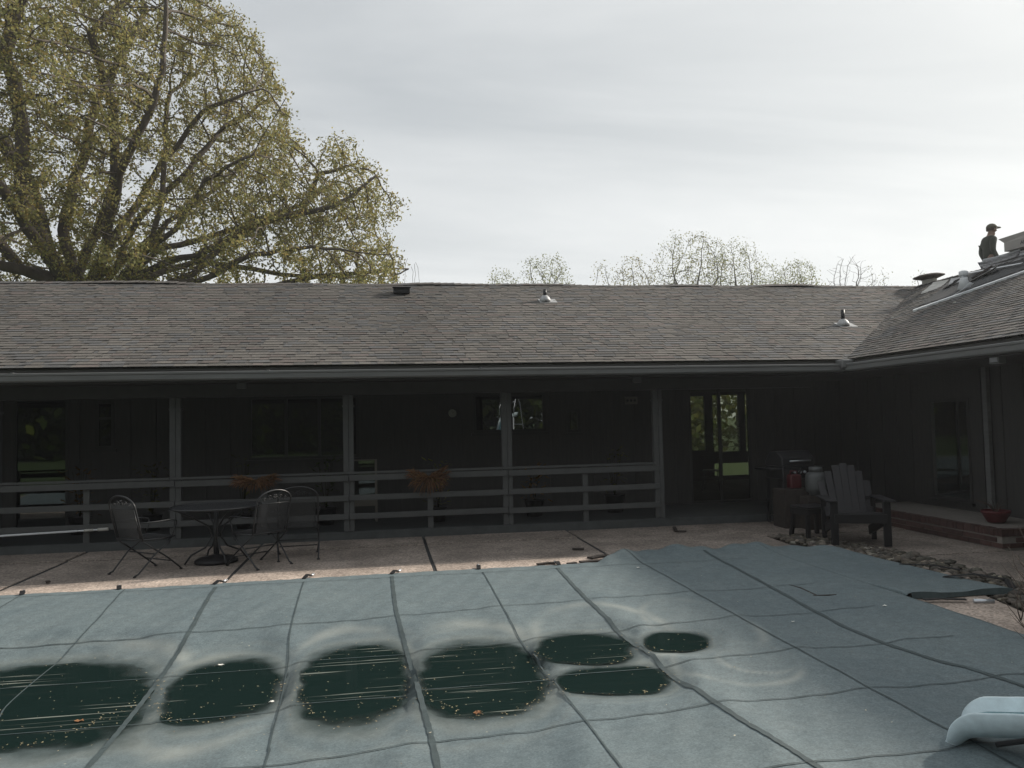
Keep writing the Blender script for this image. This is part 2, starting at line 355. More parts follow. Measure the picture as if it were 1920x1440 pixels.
# ================================================================== POOL COVER
YST = [-8.55, -7.6, -6.65, -5.7, -4.74, -3.78, -2.82, -1.85, -0.90, 0.07, 1.07, 2.02, 3.0, 3.95]
def base_z(x, y):
    A = 0.02+0.17*ss(2.9, -1.8, x) if x < 2.9 else 0.02
    sh = ss(9.2, 6.2, y)*ss(2.2, 4.6, y)*ss(4.6, 3.6, x)
    rg = 0.0
    for xs in YST:
        d = (x-xs)/0.16
        if abs(d) < 3: rg += 0.022*math.exp(-d*d)
    return 0.035-A*sh - (0.02-rg)*sh
PUD = []   # cx, cy, ax, ay, angle, water level
for (l, r, t, b, zw) in (((-170,1335),(272,1308),(140,1245),(110,1400),-.17), ((296,1318),(524,1284),(420,1242),(410,1354),-.16), ((562,1288),(767,1270),(680,1212),(672,1354),-.12),
        ((787,1275),(1017,1262),(890,1207),(905,1344),-.085), ((1002,1217),(1200,1222),(1105,1189),(1090,1246),-.055), ((1040,1272),(1262,1273),(1150,1251),(1140,1304),-.06), ((1200,1202),(1330,1203),(1255,1187),(1245,1224),-.035)):
    l, r, t, b = [onZ(*p, zw) for p in (l, r, t, b)]
    cxp, cyp = (l.x+r.x)/2, (t.y+b.y)/2
    PUD.append((cxp, cyp, (r.x-l.x)/2*1.035, (t.y-b.y)/2*1.04, math.atan2(r.y-l.y, r.x-l.x), (t.x-b.x)/(t.y-b.y), zw))
def pr(x, y, P):
    cxp, cyp, ax, ay, an, shx, zw = P
    dx, dy = x-cxp, y-cyp
    dx -= shx*dy*0.9; dy -= dx*math.tan(an)*0.9
    th = math.atan2(dy/ay, dx/ax)
    wob = 1+0.02*math.sin(3*th+cxp*3)+0.05*mnoise.noise(Vector((x*1.8, y*1.8, 3.1)))+0.05*mnoise.noise(Vector((x*6, y*6, 7.7)))
    return (abs(dx/ax)**3.0+abs(dy/ay)**2.6)**(1/2.8)/wob
def cover_z(x, y):
    z = base_z(x, y)
    best = 9; bz = 0; sw = 0.0; sz = 0.0
    for P in PUD:
        if abs(x-P[0]) > 3.2 or abs(y-P[1]) > 2.2: continue
        r = pr(x, y, P)
        if r < best: best = r; bz = P[6]
        if r < 1.7: w_ = ss(1.7, 1.0, r)**3+1e-6; sw += w_; sz += w_*P[6]
    if best < 1.7:
        w = ss(1.7, 1.0, best); z = z*(1-w)+(bz+(sz/sw-bz)*ss(1.0, 1.3, best))*w
        if best < 1: z = bz-0.05*(1-best*best)-0.001
    if best > 1:
        z += (0.002*math.sin(x*9+y*3)*math.sin(y*7)+0.002*math.sin(x*23-y*11))*min(1, (best-1)*3)
        yf = far(x)
        if x > 2.3 and yf-y < 0.8:      # loose, lifted end
            z += 0.026*ss(0.8, 0.0, yf-y)*(1+math.sin(x*7.0)+0.6*math.sin(x*17+1))*ss(2.3, 2.9, x)*ss(5.9, 5.4, x)
        if x > 4.81: z += 0.022*ss(0.9, 0.0, y-near_flap(x))*(1+0.5*math.sin(x*8))
    return z, best
near_flap = lambda x: 6.88-0.10*(x-4.8)-0.03*math.sin((x-4.8)*6)
FARP = [(-10.3, 9.25), (-6, 9.27), (-4.01, 9.28), (-2.74, 9.28), (-0.73, 9.35), (0.72, 9.38), (2.01, 9.37), (2.52, 9.42), (2.74, 9.72), (3.1, 9.98), (3.63, 10.11), (3.9, 9.97), (4.3, 10.0), (4.69, 9.98), (5.0, 9.92), (5.33, 9.76), (5.58, 9.44), (5.72, 8.85), (5.80, 7.9), (5.84, 6.75)]
def far(x):
    for (a, ya), (b, yb) in zip(FARP, FARP[1:]):
        if a <= x <= b: return ya+(yb-ya)*(x-a)/(b-a)
    return FARP[-1][1]
STAIN = [  # old tide marks: px of centre, half width px, half height px
    (1380, 1258, 118, 42, 0.07), (1310, 1185, 95, 48, 0.08), (1130, 1195, 130, 48, 0.10), (880, 1245, 165, 72, 0.10), (650, 1245, 130, 68, 0.10), (410, 1280, 150, 70, 0.10), (140, 1290, 190, 82, 0.09), (1420, 1255, 75, 26, 0.07)]
SW = []
for (px, py, hw, hh, w) in STAIN:
    c = onZ(px, py, -.08); a = onZ(px+hw, py, -.08); b = onZ(px, py-hh, -.08); SW.append((c.x, c.y, abs(a.x-c.x), abs(b.y-c.y), w))
V = []; Fc = []; ATT = []
def patch(x0, x1, nx, nearf, ny, pw):
    i0 = len(V); skirt = []
    for i in range(nx+1):
        x = x0+(x1-x0)*i/nx; yf = far(x); yn = nearf(x)
        for j in range(ny+1):
            y = yn+(yf-yn)*(j/ny)**pw
            z, best = cover_z(x, y)
            V.append((x, y, z))
            s = 0.0
            for (sx, sy, ax, ay, w) in SW:
                rr = math.hypot((x-sx)/ax, (y-sy)/ay); s = max(s, math.exp(-((rr-1)/w)**2)*(0.55+0.45*math.sin(x*5+y*4)) + (0.10 if rr < 1 else 0))
            ring = 0.55*math.exp(-((best-1.14)/0.09)**2)+0.3*math.exp(-((best-1.42)/0.06)**2)
            ATT.append((best if best < 5 else 5.0, min(1, max(0, s)), min(1, ring), 1))
    for i in range(nx):
        for j in range(ny):
            a = i0+i*(ny+1)+j; Fc.append((a, a+ny+1, a+ny+2, a+1))
patch(-10.3, 4.8, 430, lambda x: 1.5, 250, 0.8)
patch(4.795, 5.84, 40, lambda x: 6.88-0.10*(x-4.8)-0.03*math.sin((x-4.8)*6), 90, 1.0)
me = bpy.data.meshes.new('fabric'); me.from_pydata(V, [], Fc); a = me.attributes.new('wet', 'FLOAT_COLOR', 'POINT'); a.data.foreach_set('color', np.array(ATT, dtype=np.float32).ravel())
me.polygons.foreach_set('use_smooth', [True]*len(Fc)); me.update()
def cover_mat():
    m = bpy.data.materials.new('cover_fabric'); m.use_nodes = True; t = m.node_tree; n = t.nodes; l = t.links; b = n['Principled BSDF']
    at = n.new('ShaderNodeAttribute'); at.attribute_name = 'wet'; sp = n.new('ShaderNodeSeparateColor'); l.new(at.outputs['Color'], sp.inputs[0])
    c = n.new('ShaderNodeTexCoord')
    def noise(sc, d=6, rg=0.6, vec=None):
        z = n.new('ShaderNodeTexNoise'); z.inputs['Scale'].default_value = sc; z.inputs['Detail'].default_value = d; z.inputs['Roughness'].default_value = rg; l.new(vec or c.outputs['Object'], z.inputs['Vector']); return z.outputs[0]
    def rng(v, a, bb, cc, d):
        r = n.new('ShaderNodeMapRange'); l.new(v, r.inputs[0]); r.inputs[1].default_value = a; r.inputs[2].default_value = bb; r.inputs[3].default_value = cc; r.inputs[4].default_value = d; return r.outputs[0]
    def mix(f, a, bb):
        x = n.new('ShaderNodeMix'); x.data_type = 'RGBA'
        for s, v in ((0, f), (6, a), (7, bb)):
            if isinstance(v, (int, float)): x.inputs[s].default_value = v
            elif isinstance(v, tuple): x.inputs[s].default_value = (*v, 1)
            else: l.new(v, x.inputs[s])
        return x.outputs[2]
    def mul(a, bb):
        x = n.new('ShaderNodeMath'); x.operation = 'MULTIPLY'; x.use_clamp = True
        for i, v in enumerate((a, bb)):
            if isinstance(v, (int, float)): x.inputs[i].default_value = v
            else: l.new(v, x.inputs[i])
        return x.outputs[0]
    basec = mix(rng(noise(0.8, 8, 0.65), 0.35, 0.68, 0, 1), (0.118, 0.153, 0.165), (0.147, 0.184, 0.191))
    dust = mix(rng(noise(4.5, 8, 0.7), 0.45, 0.75, 0, 0.15), basec, (0.25, 0.27, 0.26))
    spk = n.new('ShaderNodeVectorMath'); spk.operation = 'SCALE'; l.new(dust, spk.inputs[0]); l.new(rng(noise(70, 3, 0.8), 0.3, 0.7, 0.72, 1.28), spk.inputs['Scale']); spk2 = n.new('ShaderNodeVectorMath'); spk2.operation = 'SCALE'; l.new(spk.outputs[0], spk2.inputs[0]); l.new(rng(noise(16, 6, 0.75), 0.35, 0.65, 0.86, 1.12), spk2.inputs['Scale']); dust = spk2.outputs[0]
    c1 = mix(mul(sp.outputs[1], rng(noise(3, 5), 0.3, 0.7, 0.2, 0.6)), dust, (0.36, 0.375, 0.34))       # old tide marks
    c2 = mix(mul(sp.outputs[2], rng(noise(5, 6), 0.3, 0.7, 0.2, 0.65)), c1, (0.31, 0.32, 0.28))          # fresh silt ring
    damp = rng(sp.outputs[0], 1.02, 1.38, 0.62, 0.0)
    c2 = mix(mul(damp, rng(noise(2.5, 6), 0.35, 0.65, 0.3, 1.0)), c2, (0.075, 0.098, 0.098))
    wv = n.new('ShaderNodeMath'); wv.operation = 'MULTIPLY_ADD'; l.new(noise(4, 6, 0.7), wv.inputs[0]); wv.inputs[1].default_value = 0.3; l.new(sp.outputs[0], wv.inputs[2])
    wetf = rng(wv.outputs[0], 1.04, 1.34, 0.9, 0.0)
    c3 = mix(wetf, c2, (0.012, 0.024, 0.022))
    l.new(c3, b.inputs['Base Color'])
    l.new(rng(noise(6, 5), 0.3, 0.7, 0.66, 0.82), b.inputs['Roughness']); b.inputs['Specular IOR Level'].default_value = 0.28
    # weave
    w1 = n.new('ShaderNodeTexWave'); w1.inputs['Scale'].default_value = 55; w1.bands_direction = 'X'; l.new(c.outputs['Object'], w1.inputs['Vector'])
    w2 = n.new('ShaderNodeTexWave'); w2.inputs['Scale'].default_value = 55; w2.bands_direction = 'Y'; l.new(c.outputs['Object'], w2.inputs['Vector'])
    ad = n.new('ShaderNodeMath'); ad.operation = 'ADD'; l.new(w1.outputs['Fac'], ad.inputs[0]); l.new(w2.outputs['Fac'], ad.inputs[1])
    b1 = n.new('ShaderNodeBump'); b1.inputs['Strength'].default_value = 0.12; b1.inputs['Distance'].default_value = 0.003; l.new(ad.outputs[0], b1.inputs['Height'])
    b2 = n.new('ShaderNodeBump'); b2.inputs['Strength'].default_value = 0.10; b2.inputs['Distance'].default_value = 0.04; l.new(noise(2.2, 3), b2.inputs['Height']); l.new(b1.outputs[0], b2.inputs['Normal'])
    l.new(b2.outputs[0], b.inputs['Normal']); MATS['cover_fabric'] = m
cover_mat(); me.materials.append(MATS['cover_fabric'])
cover = thing('pool_cover', 'grey green mesh safety cover stretched over the whole swimming pool', 'pool cover', (0, 0, 0))
fabric = link('fabric', me, cover); so = fabric.modifiers.new('solid', 'SOLIDIFY'); so.thickness = 0.006; so.offset = -1
# straps sewn on the fabric, following its dips
def drape(pts, w, name='strap', m='strap', lift=0.005, nsub=60):
    mb = MB(); P = []
    for (a, b) in zip(pts, pts[1:]):
        k = max(3, int(nsub/(len(pts)-1)))
        for i in range(k): P.append((a[0]+(b[0]-a[0])*i/k, a[1]+(b[1]-a[1])*i/k))
    P.append(pts[-1][:2])
    P = [p for p in P if p[1] <= far(p[0])+0.001]
    for i, p in enumerate(P):
        q0 = P[max(0, i-1)]; q1 = P[min(len(P)-1, i+1)]; d = Vector((q1[0]-q0[0], q1[1]-q0[1])); d.normalize(); nn = Vector((-d.y, d.x))*w/2*(1+0.12*math.sin(i*1.3))
        for s in (-1, 1):
            x, y = p[0]+s*nn.x, p[1]+s*nn.y; z, r = cover_z(x, min(y, far(x)))
            zz = z
            for Q in PUD:
                if pr(x, y, Q) < 1.03: zz = max(zz, Q[6]-0.001)
            mb.v.append((x, y, zz+lift))
    for i in range(len(P)-1): mb.face((2*i, 2*i+1, 2*i+3, 2*i+2), None, True)
    o = mb.build(name, m, cover)
    return o
STRAPS = [(0, [(235, 1105), (180, 1165), (120, 1230), (20, 1330), (-70, 1415)]), (1, [(405, 1101), (355, 1185), (310, 1260), (255, 1335), (200, 1400), (160, 1445)]), (0, [(570, 1091), (545, 1180), (540, 1240), (530, 1300), (505, 1400), (494, 1445)]),
    (1, [(735, 1081), (742, 1140), (757, 1200), (774, 1262), (797, 1340), (822, 1446)]), (0, [(905, 1073), (960, 1170), (1010, 1240), (1080, 1330), (1150, 1420), (1170, 1446)]), (1, [(1045, 1065), (1090, 1113), (1150, 1168), (1213, 1223), (1330, 1310), (1450, 1385), (1545, 1446)]), (1, [(1320, 1032), (1440, 1098), (1600, 1183), (1760, 1240), (1910, 1284)])]
for th_, px_l in STRAPS:
    pts = []
    for (u, v) in px_l:
        p = onZ(u, v, 0)
        for _ in range(6): p = onZ(u, v, cover_z(p.x, p.y)[0])
        pts.append((p.x, min(p.y, far(p.x)-.012)))
    d0 = (pts[-1][0]-pts[-2][0])/(pts[-1][1]-pts[-2][1]); pts.append((min(4.7, pts[-1][0]+d0*.3*(1.6-pts[-1][1])), 1.6))
    P_ = [Vector((a_, b_, 0)) for a_, b_ in pts]; sm_ = []
    for i in range(len(P_)-1):
        q0, q1, q2, q3 = P_[max(i-1, 0)], P_[i], P_[i+1], P_[min(i+2, len(P_)-1)]
        for j in range(8): t = j/8; sm_.append(.5*((2*q1)+(q2-q0)*t+(2*q0-5*q1+4*q2-q3)*t*t+(3*q1-q0-3*q2+q3)*t**3))
    sm_.append(P_[-1]); drape([(q.x, q.y) for q in sm_], 0.036 if th_ else 0.011, 'strap' if th_ else 'seam', nsub=3*len(sm_))
for i, x in enumerate((-7.6, -6.65, -5.7, -4.74, -3.78, 3.0)):
    drape([(x+(.12 if x < 0 else 0)*(9.3-(1.55+(far(x)-.012-1.55)*k/12))/3, 1.55+(far(x)-.012-1.55)*k/12) for k in range(13)], 0.011, 'seam', nsub=90)
for yrow in (9.12, 7.62, 6.62, 5.62, 4.72, 3.8, 2.9):
    pts = [(-10.2+15.0*k/30, yrow+0.008*math.sin(k*1.7+yrow)) for k in range(31)]
    drape([p for p in pts if p[0] < 4.78], 0.010, 'seam', nsub=360, lift=0.006)
# hem strap tails with springs at the deck anchors
for i, x in enumerate(YST):
    if x > 2.3: continue
    yf = far(x); an = rnd(-.5, .5); ln = rnd(.16, .24)
    e = MB(); d = Vector((math.sin(an), math.cos(an), 0)); p0 = Vector((x, yf-0.05, cover_z(x, yf-0.05)[0]+0.008)); p1 = p0+d*ln*0.55+Vector((0, 0, 0.022)); p2 = p0+d*ln; p2.z = 0.03
    e.bar(p0, p1, 0.05, 0.006).bar(p1, p2, 0.045, 0.006); tl = e.build('anchor_strap', 'black_rubber', cover)
    sp_ = MB(); q = p2+d*0.01; sp_.tube([q, q+d*0.08+Vector((0, 0, 0.004))], 0.014, 8); sp_.build('anchor_spring', 'galv', tl)
# the folded corner and the torn flap edge on the right
hem = MB()
for k in range(12):
    x = 4.84+0.98*k/11; y = 6.88-0.10*(x-4.8)-0.03*math.sin((x-4.8)*6); z = cover_z(x, y)[0]
    hem.v += [(x, y-0.004, z+0.006), (x, y-0.012, 0.012)]
for k in range(11): hem.face((2*k, 2*k+2, 2*k+3, 2*k+1), None, True)
hem.build('torn_hem', 'strap', cover)
# the torn strap end lying in the notch and the loop by the bed
for pts, w in (([(4.86, 6.72, .03), (5.0, 6.70, .035), (5.22, 6.63, .03)], .05), ([(5.70, 7.55, .04), (5.86, 7.32, .10), (6.0, 7.05, .09), (5.98, 6.95, .03)], .07), ([(5.72, 8.3, .04), (5.95, 8.05, .06), (6.1, 7.8, .04)], .05), ([(5.4, 5.7, .03), (5.7, 5.5, .05), (6.0, 5.45, .03)], .08)):
    e = MB()
    for a_, b_ in zip(pts, pts[1:]): e.bar(a_, b_, w, 0.008)
    e.build('anchor_strap', 'black_rubber', cover)
e = MB(); e.tube([(5.27, 6.6, .02), (5.43, 6.54, .02)], 0.02, 8); e.build('anchor_spring', 'galv', cover)

# ---- rain water standing in the pockets
def water_mat():
    m = bpy.data.materials.new('puddle_water'); m.use_nodes = True; t = m.node_tree; n = t.nodes; l = t.links; b = n['Principled BSDF']
    c = n.new('ShaderNodeTexCoord'); mp = n.new('ShaderNodeMapping'); mp.inputs['Scale'].default_value = (0.55, 17, 1); mp.inputs['Rotation'].default_value = (0, 0, rad(-3)); l.new(c.outputs['Object'], mp.inputs[0])
    z = n.new('ShaderNodeTexNoise'); z.inputs['Scale'].default_value = 1.6; z.inputs['Detail'].default_value = 3; l.new(mp.outputs[0], z.inputs['Vector'])
    g_ = n.new('ShaderNodeTexNoise'); g_.inputs['Scale'].default_value = 1.1; l.new(c.outputs['Object'], g_.inputs['Vector'])
    r = n.new('ShaderNodeMapRange'); l.new(z.outputs[0], r.inputs[0]); r.inputs[1].default_value = 0.62; r.inputs[2].default_value = 0.70
    r2_ = n.new('ShaderNodeMapRange'); l.new(g_.outputs[0], r2_.inputs[0]); r2_.inputs[1].default_value = 0.42; r2_.inputs[2].default_value = 0.6
    mu = n.new('ShaderNodeMath'); mu.operation = 'MULTIPLY'; l.new(r.outputs[0], mu.inputs[0]); l.new(r2_.outputs[0], mu.inputs[1])
    mx = n.new('ShaderNodeMix'); mx.data_type = 'RGBA'; l.new(mu.outputs[0], mx.inputs[0]); mx.inputs[6].default_value = (0.010, 0.022, 0.020, 1); mx.inputs[7].default_value = (0.24, 0.25, 0.22, 1)   # pollen film blown into streaks
    sa = n.new('ShaderNodeAttribute'); sa.attribute_name = 'shore'; ns_ = n.new('ShaderNodeTexNoise'); ns_.inputs['Scale'].default_value = 3.5; ns_.inputs['Detail'].default_value = 6; l.new(c.outputs['Object'], ns_.inputs['Vector'])
    nm = n.new('ShaderNodeMath'); nm.operation = 'MULTIPLY_ADD'; l.new(ns_.outputs[0], nm.inputs[0]); nm.inputs[1].default_value = 0.5; l.new(sa.outputs['Fac'], nm.inputs[2])
    sr_ = n.new('ShaderNodeMapRange'); l.new(nm.outputs[0], sr_.inputs[0]); sr_.inputs[1].default_value = 1.08; sr_.inputs[2].default_value = 1.29; sr_.interpolation_type = 'SMOOTHSTEP'
    mx2 = n.new('ShaderNodeMix'); mx2.data_type = 'RGBA'; l.new(sr_.outputs[0], mx2.inputs[0]); l.new(mx.outputs[2], mx2.inputs[6]); mx2.inputs[7].default_value = (0.05, 0.07, 0.066, 1)   # shallow rim: silty fabric shows through
    l.new(mx2.outputs[2], b.inputs['Base Color']); b.inputs['Roughness'].default_value = 0.06; b.inputs['IOR'].default_value = 1.33; b.inputs['Specular IOR Level'].default_value = 0.5
    z3 = n.new('ShaderNodeTexNoise'); z3.inputs['Scale'].default_value = 9; l.new(c.outputs['Object'], z3.inputs['Vector'])
    bp = n.new('ShaderNodeBump'); bp.inputs['Strength'].default_value = 0.04; bp.inputs['Distance'].default_value = 0.01; l.new(z3.outputs[0], bp.inputs['Height']); l.new(bp.outputs[0], b.inputs['Normal'])
    tb_ = n.new('ShaderNodeBsdfTransparent'); ms = n.new('ShaderNodeMixShader'); l.new(sr_.outputs[0], ms.inputs[0]); l.new(b.outputs[0], ms.inputs[1]); l.new(tb_.outputs[0], ms.inputs[2]); l.new(ms.outputs[0], n['Material Output'].inputs[0])   # the film thins out to nothing at the shore
    MATS['puddle_water'] = m
water_mat()
plab = ['dark rainwater pool at the left edge of the pool cover', 'oval dark puddle second from the left on the cover', 'dark streaked puddle left of the middle thick strap', 'dark streaked puddle right of the middle thick strap', 'dark puddle above the lengthwise seam near the right strap', 'dark puddle below the lengthwise seam near the right strap', 'smallest dark puddle, right of the right thick strap']
for P, lab in zip(PUD, plab):
    w = MB(); LV = (.35, .6, .74, .82, .88, .93, .97, 1.008); rows = []
    for k in range(96):
        t = 2*math.pi*k/96; d = Vector((math.cos(t), math.sin(t)))
        for lv in LV:
            lo, hi = 0.0, 3.5
            for _ in range(20):
                mid = (lo+hi)/2
                if pr(P[0]+d.x*mid, P[1]+d.y*mid, P) < lv: lo = mid
                else: hi = mid
            w.v.append((P[0]+d.x*lo, P[1]+d.y*lo, P[6]+0.001))
    w.v.append((P[0], P[1], P[6]+0.001)); nl = len(LV); ci = 96*nl
    for k in range(96):
        k2 = (k+1) % 96; w.face((ci, k*nl, k2*nl), None, True)
        for q in range(nl-1): w.face((k*nl+q, k*nl+q+1, k2*nl+q+1, k2*nl+q), None, True)
    o = w.build('puddle', 'puddle_water', kind='structure', label=lab)
    at_ = o.data.attributes.new('shore', 'FLOAT', 'POINT'); at_.data.foreach_set('value', np.array([LV[q] for k in range(96) for q in range(nl)]+[0.0], np.float32))
# specks of blossom and seed over the cover
lt = MB()
def speck(x, y, z, s, tint):
    a = rnd(0, 6.3); i0 = len(lt.v); h = rnd(.1, .5)*s
    for k in range(4):
        t = a+k*math.pi/2; lt.v.append((x+math.cos(t)*s*(1 if k % 2 else .5), y+math.sin(t)*s*(1 if k % 2 else .5), z+(h if k % 2 else 0.001)))
    lt.face((i0, i0+1, i0+2, i0+3), tint)
for P in PUD:
    n_ = int(230*P[2]*P[3])
    for _ in range(n_):
        x, y = P[0]+rnd(-1.25, 1.25)*P[2], P[1]+rnd(-1.2, 1.2)*P[3]; r = pr(x, y, P)
        if r < 1.15: t = rnd(.25, 1.0); speck(x, y, (P[6] if r < 1.02 else cover_z(x, y)[0]+.008)+0.002, rnd(.004, .011), (t, t*.9, t*.7))
    for _ in range(n_):
        th = rnd(-math.pi, 0.3); x, y = P[0]+math.cos(th)*P[2]*rnd(.86, 1.08), P[1]+math.sin(th)*P[3]*rnd(.86, 1.08); r = pr(x, y, P)
        t = rnd(.3, 1.1); speck(x, y, (P[6] if r < 1.02 else cover_z(x, y)[0]+.008)+0.002, rnd(.004, .012), (t, t*.85, t*.6))
for _ in range(160):
    x, y = rnd(-4, 4.5), rnd(3.6, 9.1); t = rnd(.4, 1.5); speck(x, y, cover_z(x, y)[0]+0.01, rnd(.004, .012), (t, t*.95, t*.85))
mat('litter', (0.42, 0.40, 0.34), 0.9, 0.2, 20, attr='tint')
lt.build('seed_litter', 'litter', kind='stuff', label='pale seed specks and blossom bits scattered over the cover', cat='litter')
def leaf_obj(px, py, s, m, lab, name):
    p = onZ(px, py, -.1)
    for _ in range(5): p = onZ(px, py, max(cover_z(p.x, p.y)[0], min([q[6] for q in PUD if pr(p.x, p.y, q) < 1] or [-9]))+.004)
    mb = MB(); c = [(0, 0, .004)]; nn = 10
    for k in range(nn):
        t = 2*math.pi*k/nn; rr = s*(1.0 if k % 2 else .5)*rnd(.8, 1.2); c.append((math.cos(t)*rr, math.sin(t)*rr*.8, rnd(0.004, .35)*s))
    mb.v = c
    for k in range(nn): mb.face((0, 1+k, 1+(k+1) % nn))
    mb.build(name, m, loc=p, rotz=rnd(0, 6), label=lab, cat='leaf' if 'leaf' in name else 'petal')
leaf_obj(895, 1337, .035, 'leaf_dry', 'brown dry leaf at the lower edge of the middle puddle', 'dry_leaf')
leaf_obj(150, 1352, .04, 'leaf_dry', 'rusty dry leaf floating in the leftmost puddle', 'dry_leaf')
leaf_obj(414, 1247, .03, 'petal', 'white petal cluster at the top edge of the second puddle', 'petal')
leaf_obj(510, 1316, .025, 'petal', 'white petal by the thin seam right of the second puddle', 'petal')
leaf_obj(1197, 1065, .03, 'petal', 'white petal on the cover near the folded corner', 'petal')
leaf_obj(1658, 1136, .028, 'petal', 'white petal on the cover left of the tear', 'petal')
leaf_obj(1487, 1166, .022, 'petal', 'white petal in the middle of the shaded cover', 'petal')
# dark wood scraps on the patio near the fold
def scrap(pts, w, lab):
    mb = MB()
    for a, b in zip(pts, pts[1:]):
        a = onZ(*a, 0.02); b = onZ(*b, 0.02); mb.bar(a, b, w, 0.018)
    mb.build('wood_scrap', 'wood_scrap', label=lab, cat='scrap')
scrap([(1008, 1058), (1030, 1055), (1043, 1056)], .06, 'short dark scrap on the patio left of the cover clip')
scrap([(1064, 1057), (1080, 1055)], .05, 'tiny dark scrap on the patio right of the cover clip')
scrap([(1088, 1054), (1112, 1052), (1136, 1050)], .09, 'long dark scrap pointing at the folded cover corner')
scrap([(1106, 1046), (1122, 1043), (1141, 1041)], .10, 'ragged dark scrap behind the long one by the fold')
scrap([(1073, 1029), (1095, 1029)], .06, 'dark scrap lying beside the right patio joint')
scrap([(86, 1091), (94, 1090)], .07, 'small dark clod on the patio left of the chairs')
scrap([(1468, 1095), (1500, 1103), (1530, 1117)], .02, 'thin dark twig lying on the shaded cover')
scrap([(1525, 1118), (1568, 1116)], .02, 'short dark twig crossing the end of a longer one')
scrap([(1264, 988), (1268, 996), (1287, 996)], .05, 'dark bracket shaped scrap near the porch corner')

# ================================================================== HOUSE
PIT_R = 5/12.0; EY, EZ, RY = 11.70, 2.605, 16.5; EX, RX = 7.30, 12.10; RZ = EZ+(RY-EY)*PIT_R; BACKY = 21.3; BACKX = 16.9
house = thing('ranch_house', 'long dark ranch house with brown shingle roof and deep porch', 'house', (0, 0, 0))
roof = link('roof', None, house)
XL = -15.0; YS = -3.0
rb = MB()
tk = -0.012
rb.poly([(XL, EY, EZ+tk), (EX, EY, EZ+tk), (RX, RY, RZ+tk), (XL, RY, RZ+tk)])
rb.poly([(EX, EY, EZ+tk), (EX, YS, EZ+tk), (RX, YS, RZ+tk), (RX, RY, RZ+tk)])
rb.poly([(XL, RY, RZ+tk), (RX, RY, RZ+tk), (BACKX, BACKY, EZ+tk), (XL, BACKY, EZ+tk)])
rb.poly([(RX, RY, RZ+tk), (RX, YS, RZ+tk), (BACKX, YS, EZ+tk), (BACKX, BACKY, EZ+tk)])
rb.build('roof_deck', 'ridge_shingle', roof, tinted=True)
EXPO = 0.127; SL = math.hypot(1, PIT_R); NROW = int((RY-EY)*SL/EXPO)+1
def tint_s():
    t = rnd(.87, 1.12); k = random.random()
    if k < .12: return (t*1.05, t*.96, t*.94)
    if k < .35: return (t*.86, t*.90, t*.95)
    if k < .47: return (t*.8, t*.8, t*.8)
    return (t, t*.98, t*.95)
def shingle_faces(mb, T, u0, u1, s0, s1, h0, h1, tint):
    wn_ = 1+.22*mnoise.noise(Vector((u0*.45, s0*.16, 2.0)))+.14*mnoise.noise(Vector((u0*1.6, s0*.5, 9.0))); tint = tuple(v*wn_ for v in tint)
    # u along the eave, s up the slope; T maps (u, s, height)
    i = len(mb.v); sk = rnd(-.012, .012)
    for (u, s, h) in ((u0, s0, 0), (u1, s0, 0), (u1-sk, s1, 0), (u0-sk, s1, 0), (u0, s0, h0), (u1, s0, h0), (u1-sk, s1, h1), (u0-sk, s1, h1)): mb.v.append(T(u, s, h))
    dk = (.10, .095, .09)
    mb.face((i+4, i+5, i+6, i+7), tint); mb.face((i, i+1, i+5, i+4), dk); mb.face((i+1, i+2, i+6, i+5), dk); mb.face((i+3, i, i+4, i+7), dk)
cA, sA = 1/SL, PIT_R/SL
def Tmain(u, s, h): return (u, EY-0.02+s*cA-h*sA, EZ+s*sA+h*cA)
def Twing(u, s, h): return (EX-0.02+s*cA-h*sA, u, EZ+s*sA+h*cA)
cnt = 0
for T, us, ue, tag in ((Tmain, XL, None, 'm'), (Twing, YS, None, 'w')):
    rest = MB()
    for r in range(NROW):
        s0 = r*EXPO+rnd(-.004, .004); s1 = s0+EXPO+0.02
        end = (EX+s0*cA+0.15) if tag == 'm' else (EY+s0*cA+0.15)
        if s0*cA > RY-EY-0.01: break
        s1 = min(s1, (RY-EY)*SL)
        rest_h = 0.006
        # laminated course: base strip then raised tabs
        x = us
        while x < end:                       # base strips
            w = rnd(.8, 1.0); shingle_faces(rest, T, x, min(x+w, end), s0+rnd(-.003, .003), s1, 0.011, 0.002, tint_s()); x += w+0.003
        x = us+rnd(0, .2)
        while x < end:
            w = rnd(.10, .34); gap = rnd(.0, .16) if random.random() < .75 else 0.004
            t = tint_s()
            vis = (tag == 'm' and r < 6 and -5.0 < x < 7.2) if tag == 'm' else (r < 6 and x > 8.1 and x < 11.6)
            hh = 0.0125+rnd(0, .003)
            if vis and cnt < 298 and (r < 5):
                one = MB(); shingle_faces(one, T, x, x+w, s0-.004, s1, hh, 0.006, t); one.build('shingle', 'shingle', roof); cnt += 1
            else: shingle_faces(rest, T, x, x+w, s0-.004, s1, hh, 0.006, t)
            x += w+gap
    rest.build('shingles', 'shingle', roof, kind='stuff')
